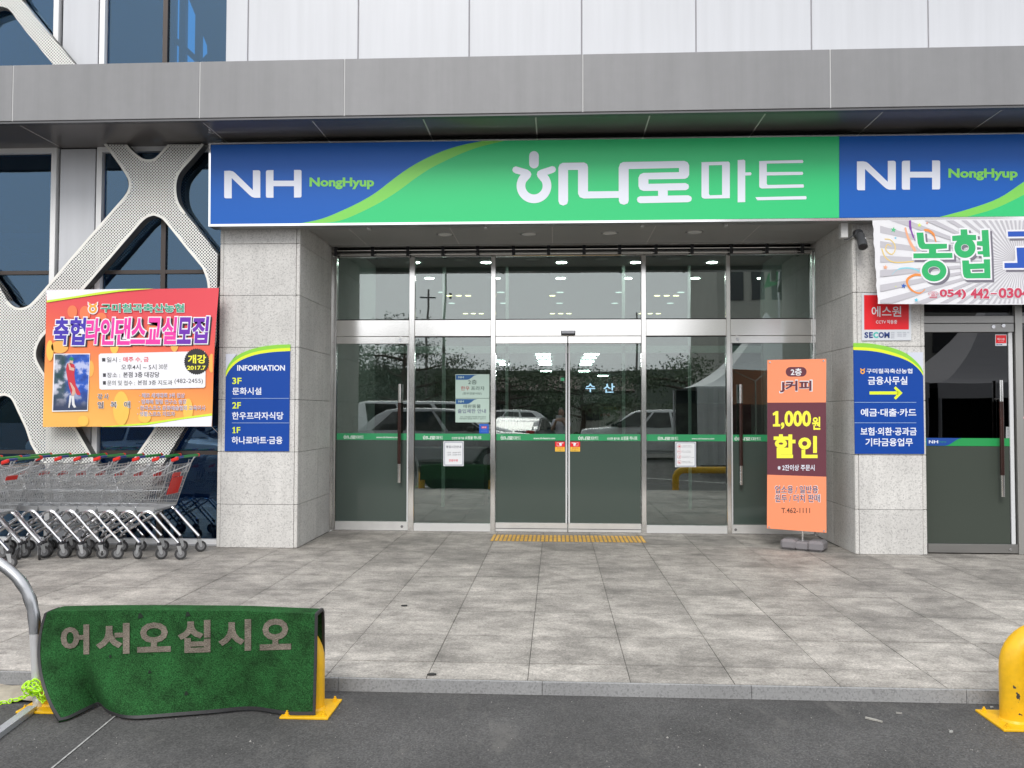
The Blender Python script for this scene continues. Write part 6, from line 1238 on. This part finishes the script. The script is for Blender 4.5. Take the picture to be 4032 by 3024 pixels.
# ================================================================== WHAT STANDS BEHIND THE CAMERA, seen in the glass
def car(label, loc, rz, colr, style='suv'):
    c = thing('parked_car', label, 'car', group='cars parked in the lot'); Wd = .92
    pf = {'suv': [(-2.3, .35), (-2.32, .75), (-2.25, 1.02), (-1.25, 1.12), (-.55, 1.62), (.2, 1.72), (1.5, 1.68), (2.1, 1.25), (2.28, 1.05), (2.3, .4)],
          'sedan': [(-2.35, .33), (-2.38, .62), (-2.25, .86), (-1.15, .98), (-.4, 1.38), (.3, 1.46), (1.05, 1.40), (1.75, 1.06), (2.3, .98), (2.38, .6), (2.34, .36)],
          'van': [(-2.45, .38), (-2.5, .8), (-2.35, 1.05), (-1.75, 1.22), (-1.15, 1.82), (-.7, 1.95), (2.1, 1.95), (2.4, 1.7), (2.48, .9), (2.46, .4)]}[style]
    pf = [tuple(p) for p in smooth(pf, 3)]
    def wy(z): return Wd*(1-.02-max(0, z-1.0)*(.22 if style != 'van' else .12))
    low = [(x, .3) for x in np.linspace(2.3, -2.3, 40)]
    low = [(x, .3+max(0, math.sqrt(max(0, .37**2-(x-1.4)**2))*1.0, math.sqrt(max(0, .37**2-(x+1.45)**2)))) for x in np.linspace(2.28, -2.28, 44)]
    ol = pf+low; k_ = len(ol); V = []
    for s_ in (-1, 1):
        for ins, q in ((0.0, 0),):
            V += [(x, s_*wy(z), z) for x, z in ol]
    mb = MB(); mb.add(V, [tuple(range(k_)), tuple(range(k_, 2*k_))[::-1]]+[(i, (i+1) % k_, (i+1) % k_+k_, i+k_) for i in range(k_)])
    o = put('body', mb, mat('car_paint_%s' % label.split()[0], colr, .28, .3, coat=.6), c, local=True); bv = o.modifiers.new('b', 'BEVEL'); bv.width = .05; bv.segments = 3; bv.limit_method = 'ANGLE'; bv.angle_limit = R(35)
    for p_ in o.data.polygons: p_.use_smooth = True
    gl = mat('car_glass', (.012, .014, .016), .05, spec=.9); zb = {'suv': 1.1, 'sedan': .97, 'van': 1.2}[style]; zt2 = max(z for x, z in pf)-.10
    def at_z(z, side):
        xs = [x for i, (x, zz_) in enumerate(pf[:-1]) if (zz_-z)*(pf[i+1][1]-z) <= 0]; return (min(xs) if side < 0 else max(xs)) if xs else 0
    xa, xb, ya, yb2 = at_z(zb+.02, -1)+.28, at_z(zb+.02, 1)-.30, at_z(zt2, -1)+.12, at_z(zt2, 1)-.16
    for s_ in (-1, 1):
        cuts = [0, .34, .67, 1]
        for i in range(3):
            f0, f1 = cuts[i]+.02, cuts[i+1]-.02; q = [(xa+(xb-xa)*f0, zb+.02), (xa+(xb-xa)*f1, zb+.02), (ya+(yb2-ya)*f1, zt2), (ya+(yb2-ya)*f0, zt2)]
            put('side_window', MB().slab([(x, s_*(wy(z)+.006), z) for x, z in q], (0, s_, 0), .02), gl, c, local=True)
        put('door_handle', MB().bbox(-.35, -.2, s_*Wd-.01, s_*Wd+.015, .9, .93, .004), CHROME, c, local=True); put('wing_mirror', MB().bbox(-1.0, -.82, s_*(Wd+.02)-.02 if s_ > 0 else s_*(Wd+.16), s_*(Wd+.16) if s_ > 0 else s_*(Wd+.02)+.02, zb, zb+.14, .03), mat('car_trim', (.03, .03, .03), .4), c, local=True)
        for xw in (-1.45, 1.4):
            wl = node('wheel', c); put('tyre', MB().lathe([(0, -.1), (.28, -.1), (.32, -.07), (.32, .07), (.28, .1), (0, .1)], (xw, s_*(Wd-.1), .32), 'y', 24), TYRE, wl, smooth=True, local=True); put('rim', MB().lathe([(0, -.02), (.05, -.01), (.2, .0), (.215, .02), (0, .02)] if s_ > 0 else [(0, .02), (.05, .01), (.2, 0), (.215, -.02), (0, -.02)], (xw, s_*(Wd+.005), .32), 'y', 20), ZINC, wl, smooth=True, local=True)
        put('headlight', MB().bbox(-2.34, -2.15, s_*.62-.18, s_*.62+.18, .68, .82, .03), mat('lamp_glass', (.6, .6, .62), .1), c, local=True); put('tail_lamp', MB().bbox(2.2, 2.36, s_*.68-.16, s_*.68+.16, .80, 1.0, .03), mat('tail_red', (.45, .01, .01), .2), c, local=True)
    f_a = [p for p in pf if p[1] > zb][0]; wsx = at_z(zb+.03, -1); wtx = at_z(zt2, -1)
    put('windscreen', MB().slab([(wsx-.015, -.72, zb+.05), (wsx-.015, .72, zb+.05), (wtx-.015, .62, zt2), (wtx-.015, -.62, zt2)], (-1, 0, .6), .02), gl, c, local=True)
    wsx = at_z(zb+.03, 1); wtx = at_z(zt2, 1); put('rear_window', MB().slab([(wsx+.015, -.70, zb+.05), (wsx+.015, .70, zb+.05), (wtx+.015, .60, zt2), (wtx+.015, -.60, zt2)], (1, 0, .6), .02), gl, c, local=True)
    put('grille', MB().bbox(-2.38, -2.3, -.4, .4, .45, .62, .01), mat('car_trim', (.03, .03, .03), .4), c, local=True); put('number_plate', MB().bbox(2.30, 2.40, -.26, .26, .55, .67, .005), WHITE, c, local=True)
    c.location = (loc[0], loc[1], ZA); c.rotation_euler = (0, 0, rz); return c
SIL, WHT, CH2, BK = (.48, .485, .50), (.75, .76, .77), (.16, .165, .18), (.03, .03, .035)
car('silver estate car parked just left of the photographer', (-3.1, -11.2), R(186), SIL, 'suv')
car('white van parked behind the silver estate car', (-3.8, -14.6), R(180), WHT, 'van')
car('dark grey saloon parked behind the photographer', (-1.2, -19.5), R(100), CH2, 'sedan')
car('white sport utility car parked right of the photographer', (3.3, -17.6), R(12), WHT, 'suv')
car('pale saloon parked beyond the white sport utility car', (8.5, -19.5), R(8), (.5, .5, .5), 'sedan')
car('white saloon parked at the far left of the lot', (-9.4, -9.2), R(182), WHT, 'sedan')
car('silver saloon parked with red lamps towards the left window', (-8.2, -12.8), R(0), SIL, 'sedan')
car('black saloon parked across the road', (3.5, -27), R(0), BK, 'sedan')
car('white hatchback parked across the road', (-2.5, -28), R(0), WHT, 'suv')
# person taking the photograph
def person():
    p = thing('person', 'person in a white shirt and dark trousers holding up a phone', 'person', (.13, -10.0, ZA)); z0 = ZA
    sk = mat('skin', (.42, .26, .19), .55); sh = mat('white_shirt', (.62, .62, .68), .8); tr2 = mat('dark_trousers', (.03, .03, .035), .8); hr = mat('black_hair', (.012, .01, .01), .5)
    def skin(nm, pts, m_, rad, edges=None, sub=2, root=0):
        me = bpy.data.meshes.new(nm); e = edges or [(i, i+1) for i in range(len(pts)-1)]; base = Vector(p.location); me.from_pydata([tuple(Vector(q)-base) for q in pts], e, []); o = bpy.data.objects.new(nm, me); col.objects.link(o); o.parent = p
        mo = o.modifiers.new('s', 'SKIN'); 
        for i, v in enumerate(me.skin_vertices[0].data): v.radius = (rad[i] if isinstance(rad[i], tuple) else (rad[i], rad[i])); v.use_root = (i == root)
        mo.use_smooth_shade = True; o.modifiers.new('u', 'SUBSURF').levels = sub; o.modifiers['u'].render_levels = sub; me.materials.append(m_); return o
    X0, Y0 = .13, -10.0
    # legs, pelvis, torso, neck, arms in one body
    pts = [(X0, Y0, .86), (X0-.09, Y0, .80), (X0-.10, Y0+.01, .45), (X0-.11, Y0-.01, .03), (X0-.12, Y0+.11, -.03), (X0+.09, Y0, .80), (X0+.10, Y0+.01, .45), (X0+.11, Y0-.01, .03), (X0+.12, Y0+.11, -.03), (X0, Y0, 1.02), (X0, Y0, 1.20), (X0, Y0, 1.33), (X0, Y0, 1.42), (X0-.17, Y0, 1.32), (X0-.24, Y0+.06, 1.08), (X0-.12, Y0+.27, 1.36), (X0+.17, Y0, 1.32), (X0+.22, Y0+.06, 1.08), (X0+.0, Y0+.28, 1.36)]
    ed = [(0, 1), (1, 2), (2, 3), (3, 4), (0, 5), (5, 6), (6, 7), (7, 8), (0, 9), (9, 10), (10, 11), (11, 12), (11, 13), (13, 14), (14, 15), (11, 16), (16, 17), (17, 18)]
    rd = [(.14, .11), .085, .06, .045, .035, .085, .06, .045, .035, (.135, .10), (.15, .105), (.14, .09), .05, .055, .042, .03, .055, .042, .03]
    skin('body', pts, sk, rd, ed, 2, 0)
    skin('trousers', pts[:9]+[(X0, Y0, .94)], tr2, [(.155, .125), .10, .075, .062, .04, .10, .075, .062, .04, (.15, .12)], ed[:8]+[(0, 9)], 2, 0)
    skin('shirt', [(X0, Y0, .90), (X0, Y0, 1.05), (X0, Y0, 1.2), (X0, Y0, 1.34), (X0-.17, Y0, 1.32), (X0-.225, Y0+.04, 1.15), (X0+.17, Y0, 1.32), (X0+.21, Y0+.04, 1.15)], sh, [(.165, .13), (.155, .12), (.165, .12), (.14, .10), .07, .062, .07, .062], [(0, 1), (1, 2), (2, 3), (3, 4), (4, 5), (3, 6), (6, 7)], 2, 0)
    put('head', MB().lathe([(0, -.115), (.045, -.105), (.068, -.06), (.076, 0), (.072, .05), (.05, .09), (0, .11)], (X0, Y0+.02, 1.545), 'z', 20), sk, p, smooth=True)
    put('hair', MB().lathe([(.082, -.05), (.088, 0), (.082, .06), (.055, .105), (0, .125)], (X0, Y0-.005, 1.555), 'z', 20), hr, p, smooth=True); put('nose', MB().lathe([(0, 0), (.013, .0), (.006, .03), (0, .032)], (X0, Y0+.092, 1.52), 'z', 8), sk, p, smooth=True)
    for s_ in (-1, 1):
        put('ear', MB().bbox(X0+s_*.078-.008, X0+s_*.078+.008, Y0-.0, Y0+.03, 1.52, 1.57, .006), sk, p); put('eye', MB().lathe([(0, -.008), (.010, 0), (0, .008)], (X0+s_*.028, Y0+.086, 1.555), 'z', 8), hr, p, smooth=True)
        h0 = np.array([X0-.12 if s_ < 0 else X0, Y0+.28, 1.38])
        for f_ in range(4): put('finger', MB().tube([h0+[0, .01, .02+.014*f_], h0+[s_*-.0, .05, .03+.014*f_], h0+[-s_*.03, .055, .035+.014*f_]], [.009, .008, .006], 6), sk, p, smooth=True)
        put('thumb', MB().tube([h0+[0, 0, .02], h0+[-s_*.03, .01, .045]], [.011, .008], 6), sk, p, smooth=True)
    put('mouth', MB().bbox(X0-.022, X0+.022, Y0+.082, Y0+.088, 1.482, 1.490, .002), mat('lips', (.3, .1, .09), .5), p)
    ph = thing('mobile_phone', 'pale mobile phone held up by the person in the white shirt', 'phone', (X0-.06, Y0+.33, 1.38)); put('case', MB().bbox(-.075+X0-.06, .075+X0-.06, Y0+.335, Y0+.343, 1.40, 1.475, .003), mat('phone_white', (.6, .6, .6), .3), ph)
    return p
person()
# trees, hills, houses, poles, tent
leafm = mat('leaf_green', (.075, .11, .055), .6, var=.3, vs=1.5, var2=.25, vs2=.3); bark = mat('bark', (.07, .05, .038), .9, var=.2, vs=8)
def tree(label, x, y, h, cr, n=1500, lf=.22, cmat=leafm, pine=False):
    h *= (.74 if pine else .60); n = int(n*4); lf *= .30
    t_ = thing('tree', label, 'tree', (x, y, ZA), group='trees beyond the parking lot'); mb = MB(); mb.tube([(x, y, ZA), (x+.1, y, h*.3), (x-.05, y+.1, h*.6), (x+.05, y, h*.9)], [.20, .15, .10, .03], 8)
    r_ = np.random.default_rng(int(abs(x*13+y*7))); tips = []
    for k_ in range(12):
        z = h*r_.uniform(.3, .85); a = r_.uniform(0, 6.28); ln = cr*r_.uniform(.6, 1); e = np.array([x+ln*math.cos(a), y+ln*math.sin(a), z+h*r_.uniform(.02, .16)]); mb.tube([(x, y, z), ((x+e[0])/2, (y+e[1])/2, z+.2), e], [.07, .05, .02], 5); tips.append(e)
    tips.append(np.array([x, y, h])); put('trunk', mb, bark, t_, smooth=True); V = []; F = []
    for k_ in range(n):
        c_ = tips[r_.integers(len(tips))]+r_.normal(0, 1, 3)*np.array([cr*.24, cr*.24, h*.04 if pine else h*.06]); a = r_.normal(0, 1, 3); a /= np.linalg.norm(a); b__ = np.cross(a, r_.normal(0, 1, 3)); b__ /= np.linalg.norm(b__); s_ = lf*r_.uniform(.6, 1.3); i0 = len(V)
        V += [c_+a*s_, c_+b__*s_*.5, c_-a*s_, c_-b__*s_*.5]; F.append((i0, i0+1, i0+2, i0+3))
    mb = MB(); mb.add(V, F); put('crown', mb, cmat, t_)
tree('spreading pine tree left of the parked cars', -6.6, -24, 7.2, 2.6, 2600, .2, leafm, True); tree('tall loose tree beyond the silver estate car', -10.5, -30, 8, 3, 1600, .25)
tree('round tree across the road behind the photographer', 1.5, -38, 6.5, 3.2, 1600, .28); tree('dark tree beside the pale building', 6.5, -30, 6.5, 2.8, 1600, .25); tree('low pine tree in front of the pale building', 8.8, -24, 4.6, 2.2, 1600, .18, leafm, True)
tree('tree at the left end of the lot', -17, -30, 8, 3.4, 1500, .3); tree('tree behind the white van', -3, -42, 7, 3.5, 1500, .3)
def ridge(name, y, base, amp, seed, mt, dep=30):
    r_ = np.random.default_rng(seed); xs = np.linspace(-320, 320, 90); hs_ = base+sum(amp/(k_+1)*np.sin(xs*.012*(k_+1)*1.7+r_.uniform(0, 6)) for k_ in range(6)); mb = MB(); n_ = len(xs)
    mb.add([(x, y, ZA-1) for x in xs]+[(x, y-dep*.5, h_) for x, h_ in zip(xs, hs_)]+[(x, y-dep*1.4, ZA-1) for x in xs], [f for i in range(n_-1) for f in ((i, i+1, i+1+n_, i+n_), (i+n_, i+1+n_, i+1+2*n_, i+2*n_))]); put(name, mb, mt, kind='structure')
ridge('hills', -95, 5.6, 1.8, 2, mat('hill_green', (.035, .05, .035), .9, var=.3, vs=.08)); ridge('mountains', -190, 12.5, 3.5, 5, mat('mountain_blue', (.09, .12, .16), .95), 60)
h_ = thing('pale_office_block', 'pale office block with a red vertical band and square windows across the road', 'building', (15, -40, ZA)); wl_ = mat('render_pale', (.42, .42, .38), .8, var2=.08, vs2=.5)
put('wall', MB().box(9.5, 25, -48, -38, ZA, 12.5), wl_, h_); put('red_band', MB().box(13.8, 16.4, -38, -37.85, ZA, 12.6), mat('red_cladding', (.28, .035, .03), .5), h_)
for i in range(3):
    for j in range(3):
        xx = 10.2+1.25*i; zz2 = 1.6+3.3*j; w2 = put('window', MB().box(xx, xx+.8, -38.02, -37.94, zz2, zz2+1.7), mat('far_window', (.03, .035, .04), .2), h_)
for i in range(2):
    for j in range(3): put('window', MB().box(17.5+3.2*i, 19.6+3.2*i, -38.02, -37.94, 1.6+3.3*j, 3.4+3.3*j), mat('far_window', (.03, .035, .04), .2), h_)
h2 = thing('low_red_roof_house', 'low house with a dull red roof beyond the road', 'building', (-1, -48, ZA)); put('wall', MB().box(-6, 5, -52, -46, ZA, 3.0), wl_, h2); mb = MB(); mb.slab([(-6.4, -45.6, 3.0), (5.4, -45.6, 3.0), (5.4, -49, 4.1), (-6.4, -49, 4.1)], (0, 1, 1), .15); mb.slab([(-6.4, -52.4, 3.0), (5.4, -52.4, 3.0), (5.4, -49, 4.1), (-6.4, -49, 4.1)], (0, -1, 1), .15); put('roof', mb, mat('roof_red', (.10, .055, .045), .7), h2)
for i in range(3): put('window', MB().box(-5+3.4*i, -3.6+3.4*i, -46.02, -45.94, 1.0, 2.2), mat('far_window', (.03, .035, .04), .2), h2)
for (x, y, h, lb) in ((-6.3, -34, 10.4, 'tall utility pole with crossarms, left of two'), (-7.6, -36, 8.6, 'shorter utility pole leaning beside the tall one'), (5.2, -44, 8.2, 'thin street lamp pole across the road')):
    u_ = thing('utility_pole', lb, 'pole', (x, y, ZA)); put('pole', MB().tube([(x, y, ZA), (x+.2, y, h)], [.11, .05], 10), mat('pole_concrete', (.2, .19, .18), .8), u_, smooth=True)
    for dz in (.5,): put('crossarm', MB().box(x-.25, x+.6, y-.04, y+.04, h-dz, h-dz+.07), DGREY, u_)
    put('transformer', MB().lathe([(0, 0), (.08, 0), (.08, .3), (0, .3)], (x+.45, y, h-2.6), 'z', 12), DGREY, u_, smooth=True)
tw = mat('tent_white', (.66, .67, .68), .6); tt = thing('marquee_tent', 'white peaked marquee tent at the right of the parking lot', 'tent', (8.6, -12.4, ZA))
def cone_roof(cx, cy, hw, z0, z1):
    mb = MB(); n_ = 10; V = []; F = []
    for s_ in range(n_+1):
        f_ = s_/n_; w_ = hw*(1-f_)**1.0; z = z0+(z1-z0)*(f_**1.8)
        V += [(cx-w_, cy-w_, z), (cx+w_, cy-w_, z), (cx+w_, cy+w_, z), (cx-w_, cy+w_, z)]
    for s_ in range(n_):
        for k_ in range(4): F.append((4*s_+k_, 4*s_+(k_+1) % 4, 4*s_+4+(k_+1) % 4, 4*s_+4+k_))
    mb.add(V, F); put('canopy', mb, tw, tt, smooth=False); put('valance', MB().box(cx-hw, cx+hw, cy+hw-.01, cy+hw, z0-.35, z0), tw, tt)
    for sx in (-1, 1):
        for sy in (-1, 1): put('leg', MB().tube([(cx+sx*hw*.98, cy+sy*hw*.98, ZA), (cx+sx*hw*.98, cy+sy*hw*.98, z0)], .04, 8), ZINC, tt, smooth=True)
cone_roof(6.1, -12.4, 2.4, 2.25, 4.5); cone_roof(11.1, -12.4, 2.4, 2.25, 4.5)
put('shade_sheet', MB().box(3.8, 13.4, -14.75, -14.7, ZA, 2.25), mat('tent_interior_shade', (.05, .055, .06), .8), tt); put('shade_sheet', MB().box(13.4, 13.45, -14.7, -10.1, ZA, 2.25), mat('tent_interior_shade', (.05, .055, .06), .8), tt)  # dark sheets added to darken the tent interior mirrored in the office glass
mb = MB()
for i in range(14):
    x0 = 3.72+.13*i; mb.add([(x0, -9.98+.07*(i % 2), ZA+.25), (x0+.13, -9.98+.07*((i+1) % 2), ZA+.25), (x0+.13, -9.98+.07*((i+1) % 2), 2.2), (x0, -9.98+.07*(i % 2), 2.2)], [(0, 1, 2, 3)])
put('side_curtain', mb, mat('tent_plastic', (.52, .53, .53), .5), tt)
fp_ = thing('green_flag', 'small green flag on a slim pole above the tent', 'flag', (7.4, -16, ZA)); put('pole', MB().tube([(7.4, -16, ZA), (7.4, -16, 6.6)], .03, 8), ZINC, fp_); mb = MB(); mb.slab([(7.4, -16, 6.5), (7.05, -16, 6.2), (6.9, -16, 5.7), (7.4, -16, 5.85)], (0, 1, 0), .006); put('cloth', mb, mat('flag_green', (.01, .22, .06), .6), fp_)
hd = thing('clipped_hedge', 'low clipped hedge along the road behind the parked cars', 'hedge', (0, -22, ZA)); r_ = np.random.default_rng(9); V = []; F = []
for k_ in range(2600):
    c_ = np.array([r_.uniform(-14, 16), -22.3+r_.uniform(-.4, .4), ZA+r_.uniform(.05, .75)]); a = r_.normal(0, 1, 3); a /= np.linalg.norm(a); b__ = np.cross(a, r_.normal(0, 1, 3)); b__ /= np.linalg.norm(b__); i0 = len(V); V += [c_+a*.12, c_+b__*.07, c_-a*.12, c_-b__*.07]; F.append((i0, i0+1, i0+2, i0+3))
mb = MB(); mb.add(V, F); put('leaves', mb, leafm, hd); put('far_kerb', MB().box(-60, 60, -21.6, -21.4, ZA-.02, ZA+.12), kerbm, kind='structure')
